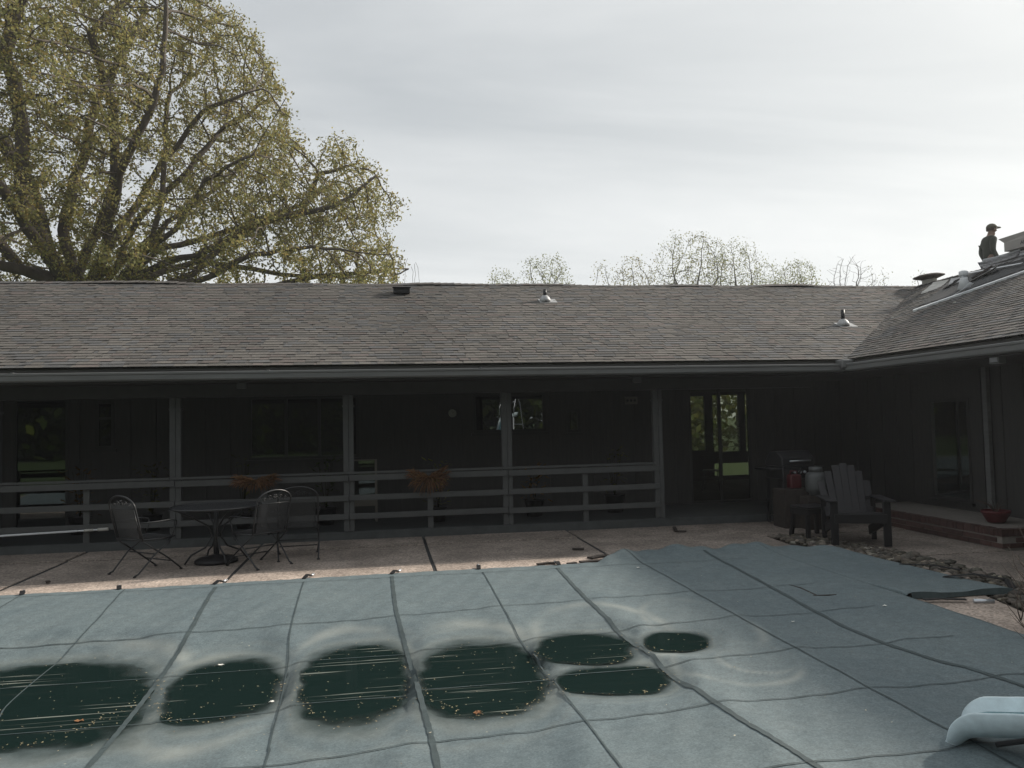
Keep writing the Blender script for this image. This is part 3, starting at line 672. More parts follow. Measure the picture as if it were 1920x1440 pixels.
# ridge caps
rc = MB()
def cap(T0, T1, tint, wob):
    a = Vector(T0); b = Vector(T1); d = (b-a).normalized(); sd = Vector((d.y, -d.x, 0)) if abs(d.x) < .5 else Vector((0, 1, 0)); w = .15
    dn = Vector((0, 0, -w*PIT_R))
    i = len(rc.v); up_ = Vector((0, 0, .024+wob))
    for p, e in ((a, .012), (b, 0.0)):
        for q in (-1, 0, 1):
            rc.v.append(tuple(p+sd*w*q+(dn if q else Vector())+up_+Vector((0, 0, e))))
    rc.face((i, i+1, i+4, i+3), tint); rc.face((i+1, i+2, i+5, i+4), tint); 
    j = len(rc.v); rc.v += [tuple(Vector(rc.v[i+k])-Vector((0, 0, .016))) for k in range(3)]
    rc.face((j, j+1, i+1, i), (.25,)*3); rc.face((j+1, j+2, i+2, i+1), (.25,)*3)
x = XL; wob = 0
while x < RX:
    wob = wob*.8+rnd(-.006, .006); s = 0.016*math.sin(x*.9)+0.012*math.sin(x*2.3)
    cap((x+.2, RY, RZ+s), (x, RY, RZ+s), tint_s(), wob); x += .143
y = RY
while y > YS:
    wob = wob*.8+rnd(-.004, .004); cap((RX, y-.2, RZ), (RX, y, RZ), tint_s(), wob); y -= .143
rc.build('ridge_caps', 'ridge_shingle', roof, kind='stuff')
# valley debris, pale flecks
for px, py in ((1492, 557), (1633, 613), (1619, 596+16), (1648, 619), (1673, 596), (1617, 645), (1790, 568)):
    p = onP(px, py, (0, EY, EZ+.02), (0, -PIT_R, 1)) if px < 1640 else onP(px, py, (EX, 0, EZ+.02), (-PIT_R, 0, 1))
    MB().box((0, 0, .01), (.035, .03, .012)).build('fleck', 'petal', roof, loc=p)
# fascia, gutters, soffit
fs = MB(); fs.bb(XL, EX, EY+.01, EY+.035, 2.39, EZ-.02); fs.build('fascia', 'drip', house)
fs = MB(); fs.bb(EX+.01, EX+.035, YS, EY+.01, 2.39, EZ-.021); fs.build('fascia', 'drip', house)
GP = [(0, 0), (0, .105), (.004, .109), (-.0, .113), (-.012, .113), (-.012, .104), (-.006, .10), (-.006, .006), (-.115, .006), (-.115, .105), (-.12, .105), (-.12, 0)]   # thin-walled profile, x outwards
def gutter(axis):
    mb = MB(); prof = [(0, .018), (.012, 0), (.118, 0), (.118, .12), (.113, .12), (.113, .006), (.016, .006), (.006, .022), (.006, .07), (-.012, .088), (-.012, .112), (.004, .118), (.004, .112), (-.006, .107), (-.006, .092), (0, .08)]
    if axis == 'x':
        pts = [(XL, 11.575+u, 2.415+z) for u, z in prof]; pts = pts[::-1]; mb.extrude(pts, (EX-XL-.10, 0, 0))
    else:
        pts = [(EX-.125+u, YS, 2.415+z) for u, z in prof]; mb.extrude(pts, (0, 11.60-YS, 0))
    return mb.build('gutter', 'gutter', house)
gutter('x'); gutter('y')
gc = MB(); gc.bb(EX-.20, EX+.02, 11.50, 11.72, 2.455, 2.60); bevel(gc.build('gutter_corner', 'gutter', house), .03, 3)
for x in (-4.9, -1.6, 1.4, 4.4):
    MB().bb(x, x+.035, 11.57, 11.72, 2.537, 2.545).build('gutter_strap', 'gutter', house)
sf = MB(); sf.bb(XL, 8.75, EY+.04, 14.3, 2.39, 2.41); sf.bb(EX+.04, 8.75, YS, EY+.038, 2.388, 2.408); sf.build('soffit', 'soffit', house)
MB().bb(XL, EX-.3, 12.28, 12.42, 2.20, 2.385).build('porch_beam', 'trim', house)
# soffit brackets
for x in (-2.0, 3.9):
    b_ = MB(); b_.bb(x-.06, x+.06, 11.9, 12.0, 2.30, 2.388); b_.build('soffit_block', 'grey_paint', house)
# walls with openings
YW = 14.3; XWW = 8.75
def wall(u0, u1, z0, z1, holes, T, mname, th=.14, name='wall'):
    us = sorted({u0, u1, *[h[0] for h in holes], *[h[1] for h in holes]}); zs = sorted({z0, z1, *[h[2] for h in holes], *[h[3] for h in holes]})
    mb = MB()
    for a, b in zip(us, us[1:]):
        for c, d in zip(zs, zs[1:]):
            if any(h[0] <= a and b <= h[1] and h[2] <= c and d <= h[3] for h in holes): continue
            mb.poly([T(a, 0, c), T(b, 0, c), T(b, 0, d), T(a, 0, d)]); mb.poly([T(a, th, c), T(a, th, d), T(b, th, d), T(b, th, c)])
    for h in holes:
        a, b, c, d = h[:4]
        for p, q in (((a, c), (b, c)), ((b, c), (b, d)), ((b, d), (a, d)), ((a, d), (a, c))): mb.poly([T(p[0], 0, p[1]), T(p[0], th, p[1]), T(q[0], th, q[1]), T(q[0], 0, q[1])])
    return mb.build(name, mname, house)
Tf = lambda u, d, z: (u, YW+d, z)
Tw = lambda u, d, z: (XWW+d, u, z)
HF = [(-6.0, -5.15, .14, 2.30), (-4.74, -4.44, 1.44, 2.24), (-2.28, -.42, 1.18, 2.27), (1.60, 2.92, 1.55, 2.25), (3.32, 3.56, 1.52, 1.94), (5.66, 6.88, .14, 2.30), (-9.4, -7.6, .14, 2.30)]
HW = [(10.85, 11.75, .36, 1.95), (7.0, 8.4, .9, 2.0), (3.0, 5.0, .9, 2.0)]
wall(XL, XWW+.1, -.05, 2.388, HF, Tf, 'siding'); wall(YS, YW, -.05, 2.387, HW, Tw, 'siding')
BH = [(7.72, 8.30, .85, 2.32), (8.46, 9.24, .80, 2.34), (9.36, 9.52, .80, 2.34), (8.46, 9.52, .18, .56)]
Tb = lambda u, d, z: (u, 19.8+d, z)
wall(XL, BACKX-.6, -.05, 2.387, BH, Tb, 'interior', name='back_wall')
ii = MB()
ii.bb(4.7, 4.78, YW+.14, 19.8, 0, 2.386); ii.bb(10.3, 10.38, YW+.14, 19.8, 0, 2.386); ii.bb(XL, XL+.1, YW+.14, 19.8, 0, 2.386); ii.build('inner_wall', 'interior', house)
cl = MB(); cl.bb(XL, 16.3, YW+.14, 19.94, 2.39, 2.41); cl.bb(XWW+.14, 16.3, YS, YW+.138, 2.392, 2.412); cl.build('ceiling', 'interior', house)
fl_ = MB(); fl_.bb(XL, 16.3, YW+.0, 19.94, -.05, .10); fl_.build('inner_floor', 'interior', house)
ew = MB(); ew.bb(16.2, 16.3, YS, 21, -.05, 2.387); ew.bb(XWW+.14, 16.3, YS, YS+.1, -.05, 2.386); ew.build('end_wall', 'siding', house)
# vertical battens on the porch wall
def clear(u, holes): return all(not (h[0]-.06 < u < h[1]+.06) for h in holes)
bt = [u for u in np.arange(-9, 8.6, .4)]
for u in bt:
    if clear(u, HF): MB().bb(u-.02, u+.02, YW-.018, YW-.002, .16, 2.385).build('batten', 'siding', house)
for u in np.arange(3, 14.2, .4):
    if clear(u, HW): MB().bb(XWW-.018, XWW-.002, u-.02, u+.02, .3, 2.384).build('batten', 'siding', house)
def window(T, u0, u1, z0, z1, mulls=(), rails=(), pane='pane', frame='trim', fwid=.05, sill=True, name='window'):
    w = link(name, None, house); f = MB()
    def fb(a, b, c, d, y0=-.012, y1=.05):
        p = [T(x, y, z) for x in (a, b) for y in (y0, y1) for z in (c, d)]
        xs = [q[0] for q in p]; ys = [q[1] for q in p]; zs = [q[2] for q in p]; f.bb(min(xs), max(xs), min(ys), max(ys), min(zs), max(zs))
    fb(u0, u1, z0, z0+fwid); fb(u0, u1, z1-fwid, z1); fb(u0, u0+fwid, z0+fwid, z1-fwid); fb(u1-fwid, u1, z0+fwid, z1-fwid)
    for m_ in mulls: fb(m_-.025, m_+.025, z0+fwid, z1-fwid, -.008)
    for m_ in rails: fb(u0+fwid, u1-fwid, m_-.02, m_+.02, -.006, .045)
    f.build('frame', frame, w)
    cuts = [u0+fwid, *sorted(mulls), u1-fwid]
    for a, b in zip(cuts, cuts[1:]):
        MB().poly([T(a, .02, z0+fwid), T(b, .02, z0+fwid), T(b, .02, z1-fwid), T(a, .02, z1-fwid)]).build('pane', pane, w)
    if sill:
        s = MB(); p = [T(x, y, z) for x in (u0-.04, u1+.04) for y in (-.06, -.003) for z in (z0-.05, z0-.003)]
        xs = [q[0] for q in p]; ys = [q[1] for q in p]; zs = [q[2] for q in p]; s.bb(min(xs), max(xs), min(ys), max(ys), min(zs), max(zs)); s.build('sill', frame, w)
    return w
window(Tf, *HF[0], name='glass_door', sill=False); window(Tf, *HF[6], mulls=(-8.5,), name='glass_door', sill=False)
window(Tf, *HF[1], rails=(1.95,)); window(Tf, *HF[2], mulls=(-1.66, -1.10)); window(Tf, *HF[3], pane='mirror_pane', mulls=(2.28,)); window(Tf, *HF[4])
window(Tf, *HF[5], mulls=(6.27,), pane='clear_pane', name='glass_door', sill=False, fwid=.04)
window(Tw, *HW[0]); window(Tw, *HW[1]); window(Tw, *HW[2])
for h in BH: window(Tb, *h, pane='clear_pane', sill=False, fwid=.03, frame='trim')
# blinds on the back window
for k in range(18):
    z = .86+k*.034; MB().bb(8.50, 9.20, 19.74, 19.765, z, z+.006).build('blind_slat', 'blind', house)
# porch deck with boards and rim
dk = MB(); dk.bb(XL, 8.74, 12.44, YW-.002, -.05, .095); dk.build('deck_frame', 'deck_paint', house)
MB().bb(XL, 8.735, 12.412, 12.438, -.04, .12).build('deck_rim', 'deck_paint', house)
for k in range(13):
    y0 = 12.415+k*.145; MB().bb(XL, 8.73, y0, min(y0+.138, YW-.004), .122 if k == 0 else .098, .135).build('deck_board', 'deck_paint', house)
# porch posts
PX = [-7.95-2.45, -7.95, -5.47, -3.02, -0.52, 1.92, 4.40]
for i, x in enumerate(PX):
    p = MB(); p.bb(x-.085, x-.002, 12.44, 12.53, .138, 2.198); p.bb(x+.002, x+.072, 12.442, 12.528, .138, 2.197); o = p.build('post', 'grey_paint', house); bevel(o, .004, 1)
    MB().bb(x-.095, x+.085, 12.43, 12.54, 2.02, 2.05).build('post_collar', 'grey_paint', o)
rail = thing('porch_railing', 'grey painted railing of horizontal boards along the porch edge', 'railing', (0, 0, 0))
for i in range(len(PX)-1):
    a, b = PX[i]+.074, PX[i+1]-.087; m_ = (PX[i]+PX[i+1])/2
    bevel(MB().bb(PX[i]-.07, PX[i+1]-.075, 12.40, 12.438, 1.0, 1.035).build('cap_rail', 'grey_paint', rail), .004, 1)
    for z0, z1, n_ in ((.895, .985, 'rail'), (.60, .685, 'rail'), (.315, .40, 'rail')):
        sg = rnd(-.006, .006); o = MB().box(((a+b)/2, 12.42, (z0+z1)/2+sg), (b-a+.15, .036, z1-z0), Matrix.Rotation(rnd(-.002, .002), 3, 'Y')).build(n_, 'grey_paint', rail); bevel(o, .004, 1)
    MB().bb(m_-.042, m_+.042, 12.441, 12.49, .138, 1.03).build('baluster', 'grey_paint', rail)
# floodlight box under the wing eave
fl = thing('floodlight', 'grey box floodlight hanging under the eave of the right wing', 'lamp', onX(1870, 668, EX+.1))
MB().box((0, 0, -.02), (.10, .16, .14)).build('housing', 'gutter', fl); MB().box((-.052, 0, -.02), (.012, .12, .10)).build('lens', 'galv', fl); MB().box((0, 0, .075), (.04, .04, .06)).build('bracket', 'gutter', fl)
# downspout by the far right of the wing wall
ds = thing('downspout', 'dark grey downspout on the wall of the right wing', 'downspout', (XWW-.06, 10.42, 0)); MB().bb(-.03, .03, -.045, .045, .26, 2.38).build('pipe', 'gutter', ds); MB().bb(-.10, .035, -.05, .05, .255, .32).build('elbow', 'gutter', ds)

# ---- brick step along the wing
step = thing('brick_step', 'raised red brick step with soldier course along the right wing', 'step', (0, 0, 0))
SX0, SX1, SY0, SY1 = 7.68, 8.745, 9.06, 12.40
MB().bb(SX0+.012, SX1, SY0+.012, SY1, -.05, .235).build('core', 'mortar', step)
bk = MB().box((0, 0, 0), (.1, .190, .057)).mesh('brick', 'brick'); bks = MB().box((0, 0, 0), (.1, .057, .09)).mesh('brick', 'brick'); bke = MB().box((0, 0, 0), (.190, .1, .057)).mesh('brick', 'brick'); bkse = MB().box((0, 0, 0), (.057, .1, .09)).mesh('brick', 'brick')
for c in range(2):
    y = SY0+.095+(0.1 if c else 0); z = .03+c*.067+.002
    while y < SY1-.1: link('brick', bk, step, (SX0+.05+rnd(-.003, .003), y, z)); y += .2
    x = SX0+.2+(0.1 if c else 0)
    while x < SX1-.1: link('brick', bke, step, (x, SY0+.05+rnd(-.003, .003), z)); x += .2
y = SY0+.03
while y < SY1-.02: link('brick', bks, step, (SX0+.046+rnd(-.003, .003), y, .195+rnd(-.003, .003))); y += .067
x = SX0+.13
while x < SX1-.03: link('brick', bkse, step, (x, SY0+.046, .195+rnd(-.002, .002))); x += .067

# ================================================================== ON THE ROOF
Zm = lambda y: EZ+(y-EY)*PIT_R
Zw = lambda x: EZ+(x-EX)*PIT_R
Rm = Matrix.Rotation(math.atan(PIT_R), 3, 'X')
def pipe_vent(px, py, h, lab):
    p = onP(px, py, (0, EY, EZ+.02), (0, -PIT_R, 1)); t = thing('vent_pipe', lab, 'vent', p)
    f = MB(); f.box((.05, .0, .0), (.34, .26, .006), Rm); f.build('flashing', 'lead', t)
    f = MB(); f.lathe([(.115, -.02), (.105, .03), (.08, .075), (.05, .10), (.045, .105)], n=18); f.build('boot', 'lead', t)
    f = MB(); f.lathe([(.034, .09), (.034, .09+h), (.028, .09+h), (.028, .08+h)], n=12); f.build('pipe', 'black_metal', t)
pipe_vent(1022, 564, .13, 'short plumbing vent pipe near the middle of the ridge')
pipe_vent(1581, 609, .19, 'taller plumbing vent pipe near the roof valley')
p = onP(753, 551, (0, EY, EZ+.02), (0, -PIT_R, 1)); t = thing('box_vent', 'dark square box vent just below the roof ridge', 'vent', p)
MB().box((0, .05, .0), (.46, .36, .008), Rm).build('flashing', 'lead', t); bevel(MB().bb(-.16, .16, -.12, .12, .0, .11).build('housing', 'black_metal', t), .01)
bevel(MB().box((0, -.01, .13), (.35, .32, .03), Matrix.Rotation(.18, 3, 'X')).build('hood', 'plastic_slate', t), .006)
p = onP(1732, 540, (RX, 0, RZ+.0), (-PIT_R, 0, 1)); p = Vector((RX+.05, 16.1, RZ+.03)); t = thing('attic_vent', 'wide round mushroom attic vent standing on the ridge', 'vent', p)
MB().lathe([(.16, -.1), (.15, .09), (.15, .10)], n=20).build('collar', 'pale_trim', t)
MB().lathe([(.10, .06), (.31, .125), (.33, .14), (.325, .155), (.2, .195), (.05, .205)], n=32, R=Matrix.Rotation(rad(-5), 3, 'Y')).build('cap', 'boot', t)
for k in range(3):
    a = k*2.1+.4; MB().bar((math.cos(a)*.15, math.sin(a)*.15, .05), (math.cos(a)*.19, math.sin(a)*.19, .13), .04, .008).build('bracket', 'pale_trim', t)
p = onP(1808, 541, (EX, 0, EZ+.02), (-PIT_R, 0, 1)); t = thing('exhaust_vent', 'galvanised exhaust vent with cone base and round cap', 'vent', p)
Rw = Matrix.Rotation(-math.atan(PIT_R), 3, 'Y')
MB().box((0, 0, .0), (.34, .38, .006), Rw).build('flashing', 'galv', t)
MB().lathe([(.125, -.03), (.062, .17), (.062, .20)], n=18).build('cone', 'white_metal', t); MB().lathe([(.06, .19), (.06, .25)], n=16).build('pipe', 'galv', t)
MB().lathe([(.075, .235), (.08, .24), (.08, .31), (.075, .32), (.03, .335)], n=18).build('cap', 'white_metal', t)
def on_wing(px, py, dz): return onP(px, py, (EX, 0, EZ+dz), (-PIT_R, 0, 1))
# loose metal drip edge lying over the shingles
a = on_wing(1712, 581, .05); b = on_wing(1925, 506, .05); d = (b-a).normalized(); nrm = Vector((-PIT_R, 0, 1)).normalized(); sd = d.cross(nrm)
t = MB(); w_ = .062
t.poly([a-sd*w_, a+sd*w_, b+sd*w_*1.1+d*.6, b-sd*w_*1.1+d*.6]); t.poly([a+sd*w_, a+sd*w_-nrm*.035, b+d*.6+sd*w_-nrm*.035, b+d*.6+sd*w_])
o = t.build('drip_edge', 'white_metal', label='long white metal drip edge lying aslant on the right roof', cat='metal strip'); so = o.modifiers.new('s', 'SOLIDIFY'); so.thickness = .004
# bare felt between the drip edge and the ridge
ft = [on_wing(1722, 573, .03), on_wing(1790, 552, .03), on_wing(1925, 502, .03)]
up_pts = [Vector((RX-.05, 12.2, 0)), Vector((RX-.05, 13.4, 0)), Vector((RX-.12, 14.4, 0)), Vector((RX-.3, 14.9, 0)), Vector((RX-.75, 14.6, 0)), Vector((RX-1.3, 14.1, 0))]
for v in up_pts: v.z = Zw(v.x)+.03
m_ = MB(); m_.poly([*ft, *up_pts]); o = m_.build('roofing_felt', 'felt', label='black roofing felt laid bare between drip edge and ridge', cat='felt'); so = o.modifiers.new('s', 'SOLIDIFY'); so.thickness = .003
# second, shorter strip and torn pieces along the ridge
a = Vector((RX-.3, 14.5, Zw(RX-.3)+.07)); b = Vector((RX-.75, 12.6, Zw(RX-.75)+.08))
MB().bar(a, b, .06, .006, (-PIT_R, 0, 1)).build('drip_edge', 'white_metal', label='shorter white metal strip below the shingle bundles', cat='metal strip')
def torn(px, py, w, h, tilt, m, lab):
    p = on_wing(px, py, .05); mb = MB(); n_ = 6; R = Matrix.Rotation(tilt, 3, 'Z') @ Rw
    for k in range(n_+1):
        u = k/n_-.5; cu = .05*(u*2)**2*math.copysign(1, u); a_ = R @ Vector((u*w, -h/2, cu)); b_ = R @ Vector((u*w, h/2, cu+.01*math.sin(k*2))); mb.v += [tuple(a_), tuple(b_)]
    for k in range(n_): mb.face((2*k, 2*k+2, 2*k+3, 2*k+1))
    o = mb.build('torn_sheet', m, loc=p, label=lab, cat='sheet'); s = o.modifiers.new('s', 'SOLIDIFY'); s.thickness = .006
torn(1752, 538, .5, .35, .3, 'pale_trim', 'pale curled sheet at the foot of the attic vent')
torn(1778, 536, .45, .25, -.2, 'ridge_shingle', 'torn shingle strip left of the exhaust vent')
torn(1790, 530, .4, .2, .7, 'lead', 'grey torn strip sticking up behind the exhaust vent')
torn(1800, 548, .5, .12, -1.2, 'white_metal', 'small white flashing scrap left of the exhaust vent base')
torn(1835, 520, .7, .35, -.6, 'pale_trim', 'pale sheet in front of the shingle bundles')
bdl = MB().box((1832-1832, 0, .35), (.05, .5, .05)); 
# plank leaning by the bundles
p = on_wing(1822, 527, .02); MB().bar((0, 0, .05), (.25, -.25, .24), .09, .03).build('plank', 'wood_scrap', loc=p, label='short board leaning up left of the bundles', cat='plank')
# bundles of new shingles stacked along the ridge
bn = 0
for col_ in range(2):
    for lay in range(5):
        y1 = 14.42-col_*1.06; m_ = MB(); L_ = 1.0; nseg = 6
        for k in range(nseg+1):
            u = k/nseg; yy = -u*L_; dz = -.018*math.sin(u*math.pi)*(1+rnd(-.3, .3))
            m_.v += [(-.165, yy, dz), (.165, yy, dz), (.165, yy, dz+.047), (-.165, yy, dz+.047)]
        for k in range(nseg):
            i = 4*k
            for q in range(4): m_.face((i+q, i+(q+1) % 4, i+4+(q+1) % 4, i+4+q))
        m_.face((3, 2, 1, 0)); m_.face((4*nseg, 4*nseg+1, 4*nseg+2, 4*nseg+3))
        lab = ('top' if lay == 4 else 'bottom' if lay == 0 else ['', 'second', 'third', 'fourth', 'fifth', 'sixth', 'seventh'][lay]) + ' wrapped shingle bundle of the ' + ('left stack beside the roofer' if col_ == 0 else 'right stack at the frame edge')
        o = m_.build('shingle_bundle', 'wrap' if (lay+col_*2) % 4 else 'wrap_pale', loc=(RX+.12+rnd(-.03, .03), y1+rnd(-.05, .05), RZ-.03+lay*.05), rotz=rnd(-.05, .05), label=lab, cat='shingle bundle', group='shingle bundles stacked on the ridge'); bevel(o, .008, 1)
# opened carton on the stack
cb = thing('cardboard_box', 'opened pale cardboard box on top of the shingle bundles', 'box', (RX+.14, 13.12, RZ+.22), .04)
def panel(pts, name, th=.006):
    o = MB().poly(pts).build(name, 'carton', cb); s = o.modifiers.new('s', 'SOLIDIFY'); s.thickness = th; return o
bw, bl, bh = .22, .60, .17
panel([(-bw, bl, 0), (-bw, -bl, 0), (-bw, -bl, bh), (-bw, bl, bh)], 'side'); panel([(bw, bl, 0), (bw, -bl, 0), (bw, -bl, bh), (bw, bl, bh)], 'side')
panel([(-bw, bl, 0), (bw, bl, 0), (bw, bl, bh), (-bw, bl, bh)], 'end'); panel([(-bw, -bl, 0), (bw, -bl, 0), (bw, -bl, bh), (-bw, -bl, bh)], 'end'); panel([(-bw, bl, 0), (bw, bl, 0), (bw, -bl, 0), (-bw, -bl, 0)], 'bottom')
panel([(-bw, bl+.0, bh), (-bw, -bl, bh), (-bw+.06, -bl-.05, bh+.16), (-bw-.02, bl+.12, bh+.10)], 'flap'); panel([(bw, bl, bh), (bw, -bl, bh), (bw+.12, -bl, bh+.22), (bw+.10, bl, bh+.14)], 'flap'); panel([(-bw, -bl, bh), (bw, -bl, bh), (bw, -bl-.1, bh+.14), (-bw, -bl-.1, bh+.18)], 'flap')
fc = bpy.data.curves.new('lettering', 'FONT'); fc.body = 'ABC'; fc.size = .10; fc.extrude = .001; fc.align_x = 'CENTER'
fc.materials.append(MATS['carton_print']); tmp = bpy.data.objects.new('tmp', fc); COL.objects.link(tmp); bpy.context.view_layer.update(); lm = bpy.data.meshes.new_from_object(tmp.evaluated_get(bpy.context.evaluated_depsgraph_get())); bpy.data.objects.remove(tmp); fo = link('lettering', lm, cb)
fo.matrix_local = Matrix.Translation((-bw-.008, .12, .06)) @ Matrix(((0, 0, -1, 0), (-1, 0, 0, 0), (0, 1, 0, 0), (0, 0, 0, 1)))

# ---- the roofer
def skin_mesh(name, verts, edges, radii, m, parent, root=0, sub=2):
    me = bpy.data.meshes.new(name); me.from_pydata(verts, edges, []); o = link(name, me, parent)
    me.materials.append(MATS[m]); md = o.modifiers.new('skin', 'SKIN'); md.use_smooth_shade = True
    for i, r in enumerate(radii):
        sv = me.skin_vertices[0].data[i]; sv.radius = (r, r) if not isinstance(r, tuple) else r; sv.use_root = (i == root)
    s = o.modifiers.new('sub', 'SUBSURF'); s.levels = 1; s.render_levels = sub
    return o
px_, py_ = 13.28, 15.62; pz_ = RZ-(px_-RX)*PIT_R+.0
man = thing('person', 'roofer in cap and dark t-shirt standing behind the shingle bundles', 'person', (px_, py_, pz_), rad(-10))
man.scale = (1.0, 1.0, 1.0)
bv = []; be = []; br = []
def bn_(p, r, par=None):
    bv.append(p); br.append(r)
    if par is not None: be.append((par, len(bv)-1))
    return len(bv)-1
pel = bn_((0, 0, .93), (.15, .11)); s1 = bn_((.01, 0, 1.10), (.145, .105), pel); s2 = bn_((.0, 0, 1.28), (.165, .115), s1); s3 = bn_((.0, 0, 1.39), (.13, .09), s2)
nk = bn_((.035, 0, 1.475), .058, s3); hd0 = bn_((.065, 0, 1.545), .068, nk); hd1 = bn_((.085, 0, 1.62), .088, hd0); hd2 = bn_((.08, 0, 1.68), .075, hd1)
ch = bn_((.145, 0, 1.545), .034, hd0); no = bn_((.178, 0, 1.615), .018, hd1); no2 = bn_((.192, 0, 1.600), .013, no)
for s in (-1, 1):
    ea = bn_((.07, s*.092, 1.615), .02, hd1)
    sh = bn_((-.005, s*.17, 1.405), .062, s3); el = bn_((-.05, s*.225, 1.14), .043, sh); wr = bn_((.06, s*.235, .92), .03, el); pm = bn_((.10, s*.235, .855), .032, wr)
    for k, (dx, ln) in enumerate(((.03, .06), (.012, .075), (-.005, .07), (-.02, .055))):
        f1 = bn_((.11+dx, s*.235, .825), .010, pm); f2 = bn_((.125+dx, s*.225, .825-ln*.55), .009, f1); bn_((.12+dx, s*.21, .825-ln), .008, f2)
    t1 = bn_((.13, s*.20, .87), .011, pm); bn_((.15, s*.185, .835), .010, t1)
    hp = bn_((0, s*.09, .87), .095, pel); kn = bn_((.035, s*.10, .49), .062, hp); an = bn_((-.015, s*.105, .10), .042, kn); ft_ = bn_((.05, s*.11, .035), .035, an); bn_((.14, s*.115, .028), .03, ft_)
skin_mesh('body', bv, be, br, 'skin', man)
sv_ = []; se = []; sr = []
def sn(p, r, par=None):
    sv_.append(p); sr.append(r)
    if par is not None: se.append((par, len(sv_)-1))
    return len(sv_)-1
a0 = sn((0, 0, .90), (.175, .135)); a1 = sn((.01, 0, 1.10), (.165, .125), a0); a2 = sn((-.005, 0, 1.28), (.18, .13), a1); a3 = sn((-.0, 0, 1.40), (.145, .105), a2); sn((.02, 0, 1.455), .072, a3)
for s in (-1, 1):
    b0 = sn((-.005, s*.175, 1.41), .078, a3); b1 = sn((-.05, s*.225, 1.14), .058, b0); sn((.05, s*.235, .94), .043, b1)
skin_mesh('shirt', sv_, se, sr, 'shirt', man)
sv_ = []; se = []; sr = []
a0 = sn((0, 0, .93), (.16, .125)); 
for s in (-1, 1):
    b0 = sn((0, s*.09, .86), .105, a0); b1 = sn((.035, s*.10, .49), .078, b0); sn((-.015, s*.105, .09), .062, b1)
skin_mesh('trousers', sv_, se, sr, 'jeans', man)
for s in (-1, 1): bevel(MB().box((.05, s*.11, .035), (.28, .10, .075)).build('boot', 'boot', man), .03, 3)
cp = MB(); cc = Vector((.08, 0, 1.665)); n_ = 16
for i in range(6):
    ph = i/5*math.pi/2; r_ = math.cos(ph)
    for k in range(n_): t = 2*math.pi*k/n_; cp.v.append((cc.x+r_*.115*math.cos(t), r_*.10*math.sin(t), cc.z+math.sin(ph)*.10))
for i in range(5):
    for k in range(n_): cp.face((i*n_+k, i*n_+(k+1) % n_, (i+1)*n_+(k+1) % n_, (i+1)*n_+k), None, True)
cap_o = cp.build('cap', 'cap_cloth', man); s = cap_o.modifiers.new('s', 'SOLIDIFY'); s.thickness = .006
br_ = MB(); pts = [(cc.x+.085, -.085, cc.z), (cc.x+.15, -.075, cc.z-.004), (cc.x+.19, -.035, cc.z-.006), (cc.x+.195, 0, cc.z-.006), (cc.x+.19, .035, cc.z-.006), (cc.x+.15, .075, cc.z-.004), (cc.x+.085, .085, cc.z), (cc.x+.105, 0, cc.z+.018)]
br_.extrude(pts, (0, 0, .012)); br_.build('brim', 'cap_cloth', cap_o)
MB().lathe([(.09, 0), (.096, .03), (.09, .06)], (.062, 0, 1.60), 16).build('hair', 'boot', man)
for s in (-1, 1): MB().lathe([(.002, -.01), (.01, 0), (.002, .01)], (.162, s*.033, 1.628), 8).build('eye', 'black_metal', man)

